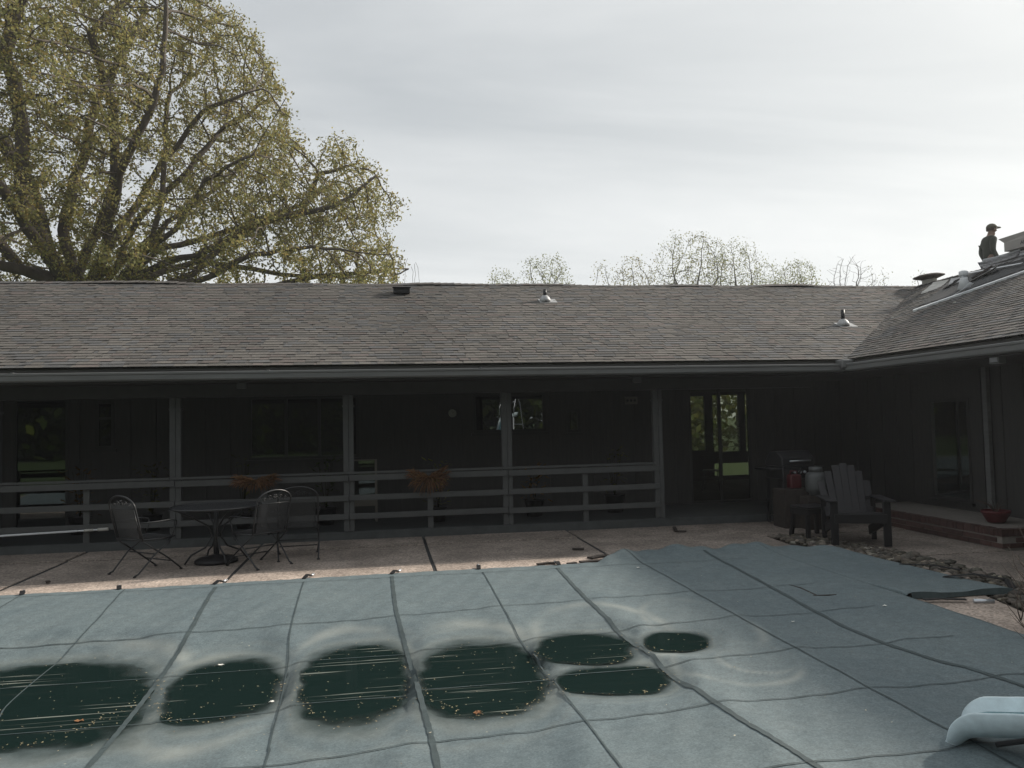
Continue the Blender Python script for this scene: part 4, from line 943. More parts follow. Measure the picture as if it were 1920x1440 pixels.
# ================================================================== PATIO FURNITURE
def iron_chair(loc, rotz, lab):
    # faces local +Y; arched mesh back with scrolls, rolled arms, bent spring legs
    t = thing('patio_chair', lab, 'chair', loc, rotz, 'wrought iron patio chairs'); w = .25; tl = rad(14)
    def bk(x, s): return Vector((x, -.20-math.sin(tl)*s, .43+math.cos(tl)*s))
    outer = [bk(-w, -.02), bk(-w-.005, .2), bk(-w, .40)]+[bk(w*math.cos(a), .40+.14*math.sin(a)) for a in np.linspace(math.pi*.94, math.pi*.06, 11)]+[bk(w, .40), bk(w+.005, .2), bk(w, -.02)]
    MB().tube(outer, .011, 7).build('back_frame', 'iron', t)
    inner = [bk(-w+.035, 0), bk(-w+.035, .37), bk(w-.035, .37), bk(w-.035, 0)]
    MB().tube(inner, .006, 6).build('back_frame', 'iron', t)
    sc = MB()
    for s in (-1, 1):
        for cx_, r0 in ((.075, .034), (.15, .026)):
            sc.tube([bk(s*(cx_+r0*(1-k/18)*math.cos(k*.55)), .425+r0*(1-k/18)*math.sin(k*.55)+(.02 if cx_ < .1 else 0)) for k in range(16)], .005, 5)
    for k in range(6): a = k*math.pi/3; sc.tube([bk(0, .455), bk(.035*math.cos(a), .455+.035*math.sin(a))], .007, 5)
    sc.build('scrollwork', 'iron', t)
    pm = MB(); nx, ny = 30, 26
    for k in range(nx+1): x = -w+.035+(2*w-.07)*k/nx; pm.bar(bk(x, 0), bk(x, .37), .0045, .003, (0, 1, 0))
    for k in range(ny+1): s_ = .37*k/ny; pm.bar(bk(-w+.035, s_)+Vector((0, .003, 0)), bk(w-.035, s_)+Vector((0, .003, 0)), .004, .0045)
    pm.build('back_mesh', 'mesh_iron', t)
    MB().tube([(-w, -.2, .42), (-w-.01, .05, .41), (-w, .24, .42), (-w+.06, .27, .415), (w-.06, .27, .415), (w, .24, .42), (w+.01, .05, .41), (w, -.2, .42)], .011, 7, closed=True).build('seat_frame', 'iron', t)
    sm = MB()
    for k in range(25): x = -w+.015+(2*w-.03)*k/24; sm.bar((x, -.2, .415), (x, .26, .413), .0045, .003)
    for k in range(25): y = -.19+.44*k/24; sm.bar((-w, y, .417), (w, y, .417), .004, .003)
    sm.build('seat_mesh', 'mesh_iron', t)
    for s in (-1, 1):
        MB().tube([bk(s*w, .20), (s*(w+.03), -.05, .625), (s*(w+.035), .16, .63), (s*(w+.03), .245, .61), (s*(w+.02), .25, .57), (s*(w+.01), .22, .50), (s*(w+.015), .20, .43)], .010, 7).build('arm', 'iron', t)
        MB().tube([(s*w, .20, .41), (s*(w+.015), .10, .33), (s*(w+.02), -.04, .24), (s*(w+.01), -.16, .12), (s*w, -.25, .03), (s*w, -.30, .012)], .010, 7).build('leg', 'iron', t)
        MB().tube([(s*w, -.20, .41), (s*(w+.01), -.05, .30), (s*(w+.02), .12, .18), (s*(w+.01), .27, .06), (s*w, .33, .012)], .010, 7).build('leg', 'iron', t)
        for yy in (-.30, .33): MB().lathe([(.02, 0), (.02, .012)], (s*w, yy, 0), 8).build('foot', 'black_rubber', t)
        MB().tube([(s*(w+.005)+.03*math.cos(k*.5)*(1-k/22), .16+.0, .36+.045*math.sin(k*.5)*(1-k/22)) for k in range(18)], .006, 5).build('scroll', 'iron', t)
    MB().tube([(-w, -.03, .235), (w, -.03, .235)], .008, 6).build('stretcher', 'iron', t)
    MB().tube([(-w, .2, .12), (w, .2, .12)], .008, 6).build('stretcher', 'iron', t)
    return t
iron_chair((-2.92, 10.52, .004), rad(-40), 'wrought iron mesh chair facing the table from the left')
iron_chair((-1.56, 10.60, .004), rad(44), 'wrought iron mesh chair turned sideways, right of the table')
iron_chair((-1.14, 11.08, .004), rad(6), 'wrought iron mesh chair with its scrolled back to the pool')
tb = thing('patio_table', 'round wrought iron mesh table between the patio chairs', 'table', (-2.17, 11.0, .004))
MB().tube(arc((0, 0, .72), .56, 0, 2*math.pi, 48, (1,0,0), (0,1,0))[:-1], .015, 8, closed=True).build('rim', 'iron', tb)
tm = MB()
for k in range(-27, 28):
    q = k*.02; h_ = math.sqrt(max(0, .555**2-q*q)); tm.bar((-h_, q, .722), (h_, q, .722), .008, .003); tm.bar((q, -h_, .719), (q, h_, .719), .008, .003)
tm.build('table_top', 'mesh_iron', tb)
MB().lathe([(.03, .02), (.03, .70)], n=12).build('column', 'iron', tb)
for k in range(4):
    a = k*math.pi/2+.5; d = Vector((math.cos(a), math.sin(a), 0))
    MB().tube([d*.5+Vector((0, 0, .70)), d*.30+Vector((0, 0, .60)), d*.10+Vector((0, 0, .47)), d*.05+Vector((0, 0, .34)), d*.14+Vector((0, 0, .2)), d*.32+Vector((0, 0, .12)), d*.40+Vector((0, 0, .012))], .012, 7).build('leg', 'iron', tb)
ub = thing('umbrella_base', 'dark heavy umbrella base under the patio table', 'umbrella base', (-2.17, 11.0, .004))
MB().lathe([(.27, 0), (.27, .03), (.22, .06), (.06, .085), (.05, .10)], n=28).build('disc', 'plastic_dark', ub); MB().lathe([(.036, .09), (.036, .28), (.034, .285)], n=12).build('sleeve', 'black_metal', ub)
# telescopic pool pole on hooks along the railing
pp = thing('pool_pole', 'white telescopic pool pole lying along the lower porch railing', 'pole', (0, 0, 0))
a = onY(-60, 1009, 12.36); b = onY(203, 992, 12.36); d = (b-a).normalized()
MB().tube([a-d*1.5, b-d*.42], .015, 8).build('outer_tube', 'white_metal', pp); MB().tube([b-d*.43, b-d*.30], .012, 8).build('inner_tube', 'white_metal', pp)
MB().tube([b-d*.32, b-d*.20], .02, 8).build('lock_collar', 'pale_trim', pp); MB().tube([b-d*.14, b], .024, 8).build('tip', 'pale_trim', pp); MB().tube([b-d*.22, b-d*.12], .013, 8).build('inner_tube', 'white_metal', pp)
# ---- adirondack chair and its footstool beside the stone bed
ad = thing('adirondack_chair', 'dark plastic adirondack chair at the corner of the patio', 'chair', (6.25, 9.98, .01), rad(160)); ad.scale = (1.08, 1.05, 1.06)
for k in range(7):      # fan of back slats; faces local +Y
    x = (k-3)*.085; tp = .97-.026*(k-3)**2
    bevel(MB().bar((x*.95, -.26, .30), (x*1.12, -.26-.34, tp), .093, .022, (0, 1, .4)).build('back_slat', 'plastic_slate', ad), .006)
for k in range(6): bevel(MB().box((0, -.22+k*.10, .31+k*.018), (.52, .092, .022)).build('seat_slat', 'plastic_slate', ad), .005)
for s in (-1, 1):
    bevel(MB().box((s*.33, .02, .56), (.13, .72, .025)).build('arm', 'plastic_slate', ad), .01)
    bevel(MB().box((s*.30, .31, .275), (.09, .035, .545)).build('leg', 'plastic_dark', ad), .006)
    bevel(MB().bar((s*.285, .30, .33), (s*.285, -.52, .09), .03, .12).build('side_rail', 'plastic_dark', ad), .006)
    bevel(MB().box((s*.30, -.36, .27), (.06, .035, .56)).build('leg', 'plastic_dark', ad), .006)
bevel(MB().box((0, .335, .34), (.6, .024, .11)).build('front_apron', 'plastic_dark', ad), .006)
bevel(MB().box((0, -.42, .52), (.66, .03, .07)).build('back_brace', 'plastic_dark', ad), .006)
fsx = thing('footstool', 'dark slatted footstool left of the adirondack chair', 'stool', (6.05, 10.72, .01), rad(8))
for k in range(4): bevel(MB().box((0, -.165+k*.11, .42), (.46, .10, .024)).build('slat', 'plastic_slate', fsx), .005)
for sx in (-1, 1):
    MB().box((sx*.20, 0, .36), (.03, .42, .09)).build('side_rail', 'plastic_dark', fsx)
    for sy in (-1, 1): bevel(MB().bar((sx*.19, sy*.15, .36), (sx*.22, sy*.19, .0), .06, .045, (0, 1, 0)).build('leg', 'plastic_dark', fsx), .006)
MB().box((0, -.19, .37), (.4, .024, .07)).build('apron', 'plastic_dark', fsx)
# ---- grill corner: grill, gas tank, red can
gr = thing('gas_grill', 'dark covered gas grill in the shade of the porch corner', 'grill', (6.45, 12.05, .02), rad(10))
bevel(MB().box((0, 0, .82), (.62, .45, .2)).build('firebox', 'black_metal', gr), .02)
lid = MB(); lid.extrude([Vector((-.31, -.22, .92)), Vector((-.31, -.2, 1.05)), Vector((-.31, -.08, 1.15)), Vector((-.31, .1, 1.15)), Vector((-.31, .22, 1.0)), Vector((-.31, .22, .92))], (.62, 0, 0)); ld = lid.build('lid', 'black_metal', gr); bevel(ld, .02)
MB().tube([(-.2, -.26, 1.0), (.2, -.26, 1.0)], .012, 8).build('handle', 'galv', ld)
for k in (-1, 0, 1): MB().lathe([(.022, 0), (.022, .03), (.015, .035)], (k*.09, -.225, .82), 12, Matrix.Rotation(rad(90), 3, 'X')).build('knob', 'galv', gr)
MB().box((.42, 0, .88), (.22, .4, .025)).build('side_shelf', 'black_metal', gr); MB().box((-.42, 0, .88), (.22, .4, .025)).build('side_shelf', 'black_metal', gr)
for sx in (-1, 1):
    for sy in (-1, 1): MB().box((sx*.28, sy*.2, .38), (.04, .04, .74)).build('leg', 'black_metal', gr)
MB().box((0, 0, .12), (.58, .42, .02)).build('bottom_shelf', 'black_metal', gr)
lp = onY(1530, 905, 11.45); tk_ = thing('propane_tank', 'pale grey propane tank standing by the dark grill', 'gas tank', (lp.x, 11.45, lp.z-.19))
MB().lathe([(.10, 0), (.105, .03), (.15, .06), (.157, .12), (.157, .27), (.14, .33), (.09, .36), (.03, .375)], n=24).build('bottle', 'tank', tk_); MB().lathe([(.10, .36), (.10, .43), (.094, .43), (.094, .37)], n=20).build('collar', 'tank', tk_); MB().lathe([(.025, .36), (.03, .41), (.01, .42)], n=10).build('valve', 'galv', tk_)
bevel(MB().box((lp.x, 11.5, (lp.z-.19)/2), (.46, .42, lp.z-.19-.004)).build('crate', 'wood_scrap', label='dark wooden crate under the propane tank', cat='crate'), .01)
rp = onY(1489, 900, 11.7); rcn = thing('fuel_can', 'red plastic fuel can left of the propane tank', 'can', (rp.x, 11.7, rp.z-.13))
bevel(MB().box((0, 0, .11), (.19, .15, .22)).build('body', 'red_plastic', rcn), .03, 3); MB().tube([(-.06, 0, .22), (-.06, 0, .27), (.04, 0, .27), (.06, 0, .22)], .012, 7).build('handle', 'red_plastic', rcn); MB().tube([(.06, 0, .2), (.11, 0, .27), (.14, 0, .30)], .014, 7).build('spout', 'black_rubber', rcn)
bevel(MB().box((rp.x, 11.74, (rp.z-.13)/2+.0), (.5, .4, rp.z-.13-.006)).build('crate', 'wood_scrap', label='dark crate under the red fuel can', cat='crate'), .01)
# ---- red flower pot on the brick step
fp = onX(1868, 978, 8.1); fpot = thing('flower_pot', 'wide red flower pot with bare stems on the brick step', 'flower pot', (8.1, fp.y, .245)); fpot.scale = (.8, .8, .8)
MB().lathe([(.12, 0), (.14, .02), (.21, .15), (.225, .17), (.225, .20), (.2, .20), (.19, .15)], n=24).build('pot', 'terracotta', fpot); MB().lathe([(.19, .14), (.19, .165)], n=20).build('soil', 'pot_soil', fpot)
sb = MB()
for k in range(14):
    a = rnd(0, 6.3); l_ = rnd(.15, .4); sb.tube([(0, 0, .15), (math.cos(a)*l_*.4, math.sin(a)*l_*.4, .15+l_*.5), (math.cos(a)*l_, math.sin(a)*l_, .15+l_*.7)], [.006, .004, .002], 4)
sb.build('stems', 'twig', fpot)
# ---- dried grass bundles tied on the railing
def straw(px0, px1, py0, py1, lab):
    c = onY((px0+px1)/2, (py0+py1)/2, 12.36); wx = (onY(px1, py0, 12.36).x-onY(px0, py0, 12.36).x)/2; hz_ = (onY(px0, py0, 12.36).z-onY(px0, py1, 12.36).z)/2
    t = thing('grass_bundle', lab, 'dried grass', (c.x, 12.33, c.z)); m_ = MB()
    for k in range(420):
        a = rnd(math.pi*.8, math.pi*2.2); r0 = rnd(0, .75); r1 = r0+rnd(.15, .4); y = rnd(-.07, .07); tt = rnd(.4, 1.3)
        p0 = Vector((math.cos(a)*r0*wx, y*.4, hz_*.5+math.sin(a)*r0*hz_)); p1 = Vector((math.cos(a)*r1*wx, y, hz_*.5+math.sin(a)*r1*hz_*1.4)); pm = (p0+p1)/2+Vector((0, -.03, .03))
        m_.tube([p0, pm, p1], [.006, .005, .002], 3, False, True, (tt, tt*rnd(.75, .95), tt*.7))
    m_.build('blades', 'straw', t); MB().box((0, .02, hz_*.6), (.2, .05, .02)).build('tie', 'twig', t)
straw(760, 848, 880, 933, 'drooping tuft of dried orange grass on the middle railing'); straw(432, 528, 893, 925, 'dried orange grass tuft behind the patio chairs')
# ---- things on the porch wall and deck
ck = onY(848, 775, YW-.03); clk = thing('wall_clock', 'small round pale clock on the porch wall', 'clock', (ck.x, YW-.035, ck.z)); RX90 = Matrix.Rotation(rad(90), 3, 'X')
MB().lathe([(.085, 0), (.085, .02), (.075, .026)], (0, 0, 0), 24, RX90).build('case', 'trim', clk); MB().lathe([(.073, .025), (.072, .028)], (0, 0, 0), 24, RX90).build('dial', 'clock_face', clk); MB().bar((0, -.031, 0), (.03, -.031, .03), .006, .003).build('hand', 'black_metal', clk); MB().bar((0, -.032, 0), (-.01, -.032, .055), .005, .003).build('hand', 'black_metal', clk)
sg = onY(1183, 751, YW-.03); sgn = thing('wall_sign', 'small pale plaque on the wall near the porch corner', 'sign', (sg.x, YW-.02, sg.z)); bevel(MB().box((0, -.008, 0), (.25, .02, .14)).build('board', 'sign_paint', sgn), .006)
for k, x in enumerate((-.07, .0, .07)): MB().lathe([(.025, .0), (.025, .004), (.016, .004), (.016, .0)], (x, -.019, .0), 12, RX90).build('ring', 'trim', sgn)
wf0 = onY(668, 862, 13.6); wf1 = onY(708, 948, 13.6); wfr = thing('screen_frame', 'white framed screen leaning behind the porch railing', 'screen', (0, 13.6, 0))
x0, x1, z0, z1 = wf0.x-.16, wf1.x, wf1.z, wf0.z
MB().bb(x0, x1, 0, .03, z1-.02, z1).build('frame', 'sign_paint', wfr); MB().bb(x1-.04, x1, .001, .031, z0+.12, z1-.02).build('frame', 'sign_paint', wfr); MB().bb(x0, x0+.04, .001, .031, z0+.12, z1-.02).build('frame', 'sign_paint', wfr); MB().bb(x0, x1, 0, .03, z0, z0+.12).build('kick_panel', 'sign_paint', wfr)
MB().poly([(x0+.04, .015, z0+.12), (x1-.04, .015, z0+.12), (x1-.04, .015, z1-.02), (x0+.04, .015, z1-.02)]).build('mesh', 'pane', wfr)
for sx in (x0+.02, x1-.02): MB().bb(sx-.02, sx+.02, 0, .03, .136, z0).build('leg', 'sign_paint', wfr)
# potted plants along the porch
def pot_plant(px, py, Y, s, lab, tint=(1, 1, 1), n=90):
    c = onY(px, py, Y); t = thing('potted_plant', lab, 'plant', (c.x, Y, .137)); h_ = max(.35, c.z-.137)
    MB().lathe([(.10*s, 0), (.14*s, .22*s), (.15*s, .23*s), (.13*s, .23*s)], n=16).build('pot', 'plastic_dark', t); m_ = MB()
    for k in range(n):
        a = rnd(0, 6.3); r = rnd(.02, .22)*s; z = rnd(.25*s, h_); q = Vector((math.cos(a)*r, math.sin(a)*r, z)); l_ = rnd(.05, .12); d = Vector((math.cos(a), math.sin(a), rnd(-.5, .8)))*l_; sd = Vector((-math.sin(a), math.cos(a), 0))*l_*.3; tt = rnd(.5, 1.4)
        m_.poly([q, q+d*.5+sd, q+d, q+d*.5-sd], tuple(tt*v for v in tint))
    for k in range(7): a = rnd(0, 6.3); m_.tube([(0, 0, .2*s), (math.cos(a)*.1*s, math.sin(a)*.1*s, h_*.9)], [.006, .002], 3, tint=(.4, .3, .2))
    m_.build('foliage', 'plant_leaf', t)
pot_plant(150, 870, 13.5, 1.2, 'reddish potted plant behind the railing at the far left', (2.2, .9, .8)); pot_plant(285, 868, 13.6, 1.1, 'potted plant just left of the first porch post', (1.6, 1.1, .9)); pot_plant(455, 855, 13.4, 1.0, 'tall thin potted plant behind the round table', (1.5, 1.2, 1.0), 50); pot_plant(610, 855, 13.4, 1.2, 'leafy potted plant left of the second porch post'); pot_plant(820, 862, 13.2, 1.0, 'straw coloured potted plant above the orange grass tuft', (3, 2.2, 1.4)); pot_plant(1000, 870, 13.4, 1.2, 'reddish potted plant right of the third porch post', (2.6, 1.1, .9)); pot_plant(1150, 840, 13.5, 1.3, 'brown potted plant near the end of the railing', (1.6, 1.1, .9))
# chair seen through the glass door
bc = thing('bistro_chair', 'thin metal chair silhouetted behind the glass door', 'chair', (7.22, 17.0, .10), rad(60))
MB().tube([(-.18, -.18, .45), (-.17, -.22, .8), (-.1, -.24, .98), (0, -.245, 1.03), (.1, -.24, .98), (.17, -.22, .8), (.18, -.18, .45)], .012, 6).build('back_frame', 'iron', bc); MB().tube([(-.08, -.19, .45), (-.07, -.24, .98)], .007, 5).build('back_rod', 'iron', bc); MB().tube([(.08, -.19, .45), (.07, -.24, .98)], .007, 5).build('back_rod', 'iron', bc)
MB().lathe([(.2, .44), (.205, .455), (.19, .465)], n=20).build('seat', 'iron', bc)
for sx in (-1, 1):
    for sy in (-1, 1): MB().tube([(sx*.14, sy*.14, .45), (sx*.19, sy*.19, 0)], .011, 6).build('leg', 'iron', bc)

# ================================================================== POOL SLIDE
tip = onZ(1776, 1402, .03)+Vector((.154, .128, 0))
sld = thing('pool_slide', 'pale blue pool slide ending low over the cover at the right', 'slide', (tip.x, tip.y, 0), math.atan2(-.77, .64))
path = [(0, 0, .03), (.05, 0, .085), (.13, 0, .115), (.28, 0, .145), (.50, 0, .20), (.76, 0, .42), (.95, 0, .72), (1.12, 0, 1.1), (1.32, 0, 1.5), (1.55, 0, 1.8), (1.85, 0, 1.92), (2.1, 0, 1.94)]
def catmull(P, k):
    P = [Vector(p) for p in P]; o = []
    for i in range(len(P)-1):
        p0 = P[max(i-1, 0)]; p1 = P[i]; p2 = P[i+1]; p3 = P[min(i+2, len(P)-1)]
        for j in range(k): t = j/k; o.append(.5*((2*p1)+(p2-p0)*t+(2*p0-5*p1+4*p2-p3)*t*t+(3*p1-p0-3*p2+p3)*t**3))
    o.append(P[-1]); return o
sp = catmull(path, 6)
def flume(sec, name, m, smooth=True):
    mb = MB(); ns = len(sec)
    for i, p in enumerate(sp):
        d = (sp[min(i+1, len(sp)-1)]-sp[max(i-1, 0)]).normalized(); sd = d.cross(Vector((0, 0, 1))).normalized(); u_ = sd.cross(d)
        k = ss(-.02, .16, (p-sp[0]).length)          # the lip narrows and its walls run out
        for (a, b) in sec: mb.v.append(tuple(p+sd*a*.54+u_*(b*.62*(.2+.8*k) if b > 0 else b)))
    for i in range(len(sp)-1):
        for j in range(ns): j2 = (j+1) % ns; mb.face((i*ns+j, i*ns+j2, (i+1)*ns+j2, (i+1)*ns+j), None, smooth)
    mb.face(range(ns)); mb.face([(len(sp)-1)*ns+j for j in range(ns)][::-1])
    return mb.build(name, m, sld)
flume([(-.28, .165), (-.265, .155), (-.23, .05), (-.15, 0), (0, -.015), (.15, 0), (.23, .05), (.265, .155), (.28, .165), (.29, .15), (.262, .03), (.17, -.035), (0, -.05), (-.17, -.035), (-.262, .03), (-.29, .15)], 'flume', 'slide')
flume([(-.226, .052), (-.148, .003), (0, -.012), (.148, .003), (.226, .052), (.15, .001), (0, -.0145), (-.15, .001)], 'flume_bed', 'slide_in')
tx = 2.05; ty = 0.0
for s in (-1, 1):
    MB().tube([(tx+.65, ty+s*.27, 0), (tx+.35, ty+s*.27, 1.0), (tx+.1, ty+s*.27, 1.9), (tx-.0, ty+s*.27, 2.35), (tx-.12, ty+s*.27, 2.5), (tx-.3, ty+s*.27, 2.45), (tx-.42, ty+s*.27, 2.2), (tx-.45, ty+s*.27, 1.95)], .014, 8).build('handrail', 'galv', sld)
    MB().tube([(tx-.45, ty+s*.26, 1.88), (tx-.5, ty+s*.26, 0)], .024, 8).build('leg', 'white_metal', sld); MB().tube([(.85, s*.2, .5), (.85, s*.22, 0)], .02, 8).build('leg', 'white_metal', sld)
for k in range(6): z = .25+k*.28; xx = tx+.65-.30*z/1.0; MB().box((xx, ty, z), (.09, .5, .025)).build('step', 'white_metal', sld)
MB().tube([(.22, -.20, .10), (.8, -.20, .32)], .014, 6).build('support_rail', 'black_metal', sld)

# ================================================================== BARE SHRUB at the right edge
sh = thing('bare_shrub', 'leafless dark shrub poking in front of the slide', 'shrub', (3.14, 2.9, 0))
bm_ = MB()
def twig(p, d, l, r, depth):
    pts = [p]; q = p.copy(); dd = d.copy(); n_ = 5
    for k in range(n_): dd = (dd+Vector((rnd(-.25, .25), rnd(-.25, .25), rnd(-.1, .18)))).normalized(); q = q+dd*l/n_; pts.append(q.copy())
    bm_.tube(pts, [r*(1-.75*k/n_) for k in range(n_+1)], 5)
    if depth:
        for k in range(2, n_+1):
            for _ in range(random.choice((1, 1, 2))):
                nd = (dd+Vector((rnd(-.9, .9), rnd(-.9, .9), rnd(-.2, .6)))).normalized(); twig(pts[k], nd, l*rnd(.35, .6), r*.55, depth-1)
random.seed(21)
for k in range(4):
    a = rnd(0, 6.3); twig(Vector((rnd(-.05, .05), rnd(-.05, .05), 0)), Vector((math.cos(a)*.4-.12, math.sin(a)*.4, 1)).normalized(), rnd(.55, .85), .011, 2)
bm_.build('branches', 'twig', sh)

# ================================================================== TREES
def colonize(nodes, parents, att, step, infl, kill, iters=200):
    nodes = [Vector(n) for n in nodes]; parents = list(parents); att = [Vector(a) for a in att]
    for it in range(iters):
        if not att: break
        kd = kdtree.KDTree(len(nodes))
        for i, n in enumerate(nodes): kd.insert(n, i)
        kd.balance(); pull = {}; keep = []
        for a in att:
            co, i, d = kd.find(a)
            if d < kill: continue
            keep.append(a)
            if d < infl or it < 4: pull.setdefault(i, Vector()); pull[i] += (a-co).normalized()
        att = keep
        if not pull: break
        n0 = len(nodes); fresh = []
        for i, v in pull.items():
            if v.length < 1e-3: continue
            d = v.normalized()
            if parents[i] >= 0: d = (d+(nodes[i]-nodes[parents[i]]).normalized()*.35).normalized()
            d = (d+Vector((rnd(-.16, .16), rnd(-.16, .16), rnd(-.12, .16)))).normalized(); q = nodes[i]+d*step
            if kd.find(q)[2] < step*.55: continue
            nodes.append(q); parents.append(i)
        if len(nodes) == n0: break
    return nodes, parents
def radii(nodes, parents, rtip, ex):
    n = len(nodes); acc = [0.0]*n; kids = [[] for _ in range(n)]
    for i, p in enumerate(parents):
        if p >= 0: kids[p].append(i)
    r = [0.0]*n
    for i in reversed(range(n)):
        r[i] = rtip if not kids[i] else sum(r[k]**ex for k in kids[i])**(1/ex)
    return r, kids
def wood_mesh(name, nodes, parents, r, kids, m, parent, rmin=0.0):
    mb = MB(); start = [i for i, p in enumerate(parents) if p < 0]; stack = [(i, None) for i in start]
    while stack:
        i, pre = stack.pop(); chain = [pre] if pre is not None else []; rr = [min(r[pre], r[i]*1.15)] if pre is not None else []
        c = i
        while True:
            chain.append(c); rr.append(r[c])
            if not kids[c]: break
            ks = sorted(kids[c], key=lambda k: -r[k])
            for k in ks[1:]: stack.append((k, c))
            c = ks[0]
        if len(chain) < 2: continue
        mx = max(rr); ns = 9 if mx > .15 else 6 if mx > .05 else 4 if mx > .02 else 3
        mb.tube([nodes[q] for q in chain], [max(v, rmin) for v in rr], ns, False)
    return mb.build(name, m, parent)
def leaves_mesh(name, pts, size, m, parent, per, spread, tints, rng, kind=None):
    P = np.repeat(np.array([tuple(p) for p in pts]), per, axis=0); n = len(P)
    P = P+rng.normal(0, spread, (n, 3)); a = rng.normal(0, 1, (n, 3)); a /= np.linalg.norm(a, axis=1)[:, None]; b = rng.normal(0, 1, (n, 3)); b -= a*(a*b).sum(1)[:, None]; b /= np.linalg.norm(b, axis=1)[:, None]
    s = size*rng.uniform(.6, 1.3, (n, 1)); 
    Vv = np.stack([P-a*s, P+b*s*.55, P+a*s, P-b*s*.55], 1).reshape(-1, 3)
    me = bpy.data.meshes.new(name); me.vertices.add(4*n); me.vertices.foreach_set('co', Vv.astype(np.float32).ravel()); me.loops.add(4*n); me.loops.foreach_set('vertex_index', np.arange(4*n, dtype=np.int32)); me.polygons.add(n); me.polygons.foreach_set('loop_start', np.arange(0, 4*n, 4, dtype=np.int32))
    try: me.polygons.foreach_set('loop_total', np.full(n, 4, dtype=np.int32))
    except Exception: pass
    me.update(); me.validate()
    t = np.ones((n, 4), np.float32); base = np.array(tints)[rng.integers(0, len(tints), n)]; t[:, :3] = base*rng.uniform(.7, 1.25, (n, 1))
    at = me.attributes.new('tint', 'FLOAT_COLOR', 'FACE'); at.data.foreach_set('color', t.ravel()); me.materials.append(MATS[m])
    return link(name, me, parent, kind=kind)
random.seed(11); rng = np.random.default_rng(11)
OY = 30.0
oak = thing('oak_tree', 'huge spreading oak in fresh yellow green leaf behind the house', 'tree', (0, 0, 0))
limbs = [[(118, 530), (60, 430), (20, 330), (-40, 200), (-100, 60)], [(122, 530), (70, 400), (45, 300), (60, 150), (90, 30), (120, -120)], [(135, 530), (108, 430), (122, 330), (130, 230), (150, 120), (200, 0), (230, -90)], [(150, 530), (172, 430), (200, 330), (215, 220), (205, 120), (260, 10)], [(165, 530), (215, 400), (265, 300), (330, 205), (365, 100), (390, 25)],
    [(185, 530), (255, 420), (318, 312), (378, 222), (450, 150), (500, 110)], [(200, 528), (280, 440), (335, 345), (425, 282), (510, 225)], [(215, 530), (300, 470), (385, 432), (475, 405), (560, 365), (650, 315)], [(225, 532), (310, 500), (420, 462), (520, 432), (620, 408), (715, 385)], [(240, 540), (350, 497), (450, 488), (560, 470), (670, 478), (735, 505)], [(240, 555), (400, 525), (500, 507), (620, 502), (735, 520)],
    [(250, 548), (360, 512), (440, 440), (540, 400), (600, 350), (640, 290)], [(230, 535), (330, 455), (420, 370), (500, 330), (560, 290)], [(215, 525), (290, 390), (360, 330), (460, 240), (530, 190)], [(245, 552), (420, 545), (560, 530), (680, 515), (750, 500)], [(160, 520), (190, 380), (270, 260), (300, 130), (320, 20)], [(110, 530), (20, 470), (-80, 400), (-200, 330)], [(115, 540), (0, 520), (-120, 500), (-260, 480)], [(130, 525), (60, 420), (-20, 300), (-120, 180)]]
depth = [1.5, -2.0, 2.5, -1.0, -3.0, 2.0, -2.5, 1.5, -1.5, 2.5, -3.5, .5, -3.6, 3.2, .4, 3.0, 2, -2, -3.5]
nodes = []; parents = []
fork = onY(165, 580, OY); base = Vector((fork.x, OY, -.1))
nodes.append(base); parents.append(-1)
for k in range(1, 7): nodes.append(base.lerp(fork, k/6)); parents.append(len(nodes)-2)
fk = len(nodes)-1
for lb, dep in zip(limbs, depth):
    P = [onY(x, y, OY) for x, y in lb]; cur = fk
    for j in range(len(P)): P[j].y = OY+dep*((j+.4)/len(P))*1.5
    P = [P[0]]+[q+Vector((rnd(-.45, .45), rnd(-.5, .5), rnd(-.45, .45))) for q in P[1:]]; ph = rnd(0, 6)
    P = [nodes[fk]]+P
    for a, b in zip(P, P[1:]):
        ln = (b-a).length; k = max(1, int(ln/.55))
        for q in range(1, k+1):
            w = a.lerp(b, q/k)+Vector((.16*math.sin(len(nodes)*.55+ph)+rnd(-.06, .06), .16*math.cos(len(nodes)*.47+ph), .18*math.sin(len(nodes)*.41+2*ph)+rnd(-.05, .05))); nodes.append(w); parents.append(cur); cur = len(nodes)-1
sil = [(-420, 560), (-480, 250), (-330, -60), (-120, -240), (120, -300), (300, -150), (400, -10), (478, 62), (528, 140), (545, 225), (578, 258), (592, 300), (600, 270), (640, 262), (668, 285), (705, 318), (748, 362), (757, 395), (722, 422), (736, 455), (764, 505), (766, 560)]
SP = [onY(x, y, OY) for x, y in sil]; SP = [(p.x, p.z) for p in SP]; xs = [p[0] for p in SP]; zs = [p[1] for p in SP]; cxo, czo = fork.x+1.0, fork.z+6
cen = []
while len(cen) < 980:
    x, z = rnd(min(xs), max(xs)), rnd(min(zs), max(zs))
    if not inpoly(x, z, SP): continue
    dedge = min(math.hypot(x-a, z-b) for a, b in SP); dm = min(6.5, .8+dedge*.9); y = OY+rnd(-dm, dm)
    if dedge > 2.5 and random.random() < .42: continue
    cen.append((x, y, z))
att = []
for (x, y, z) in cen:
    sg_ = rnd(.3, .62)
    for _ in range(random.randint(14, 30)):
        q = (x+random.gauss(0, sg_), y+random.gauss(0, sg_), z+random.gauss(0, sg_*.7))
        if inpoly(q[0], q[2], SP): att.append(q)
nodes, parents = colonize(nodes, parents, att, .25, 2.6, .36, 150)
r, kids = radii(nodes, parents, .0155, 2.3)
rmax = max(r); sc_ = .6/rmax
r = [v*(1 if v < .05 else 1+(sc_-1)*min(1, (v-.05)/(rmax-.05))) for v in r]
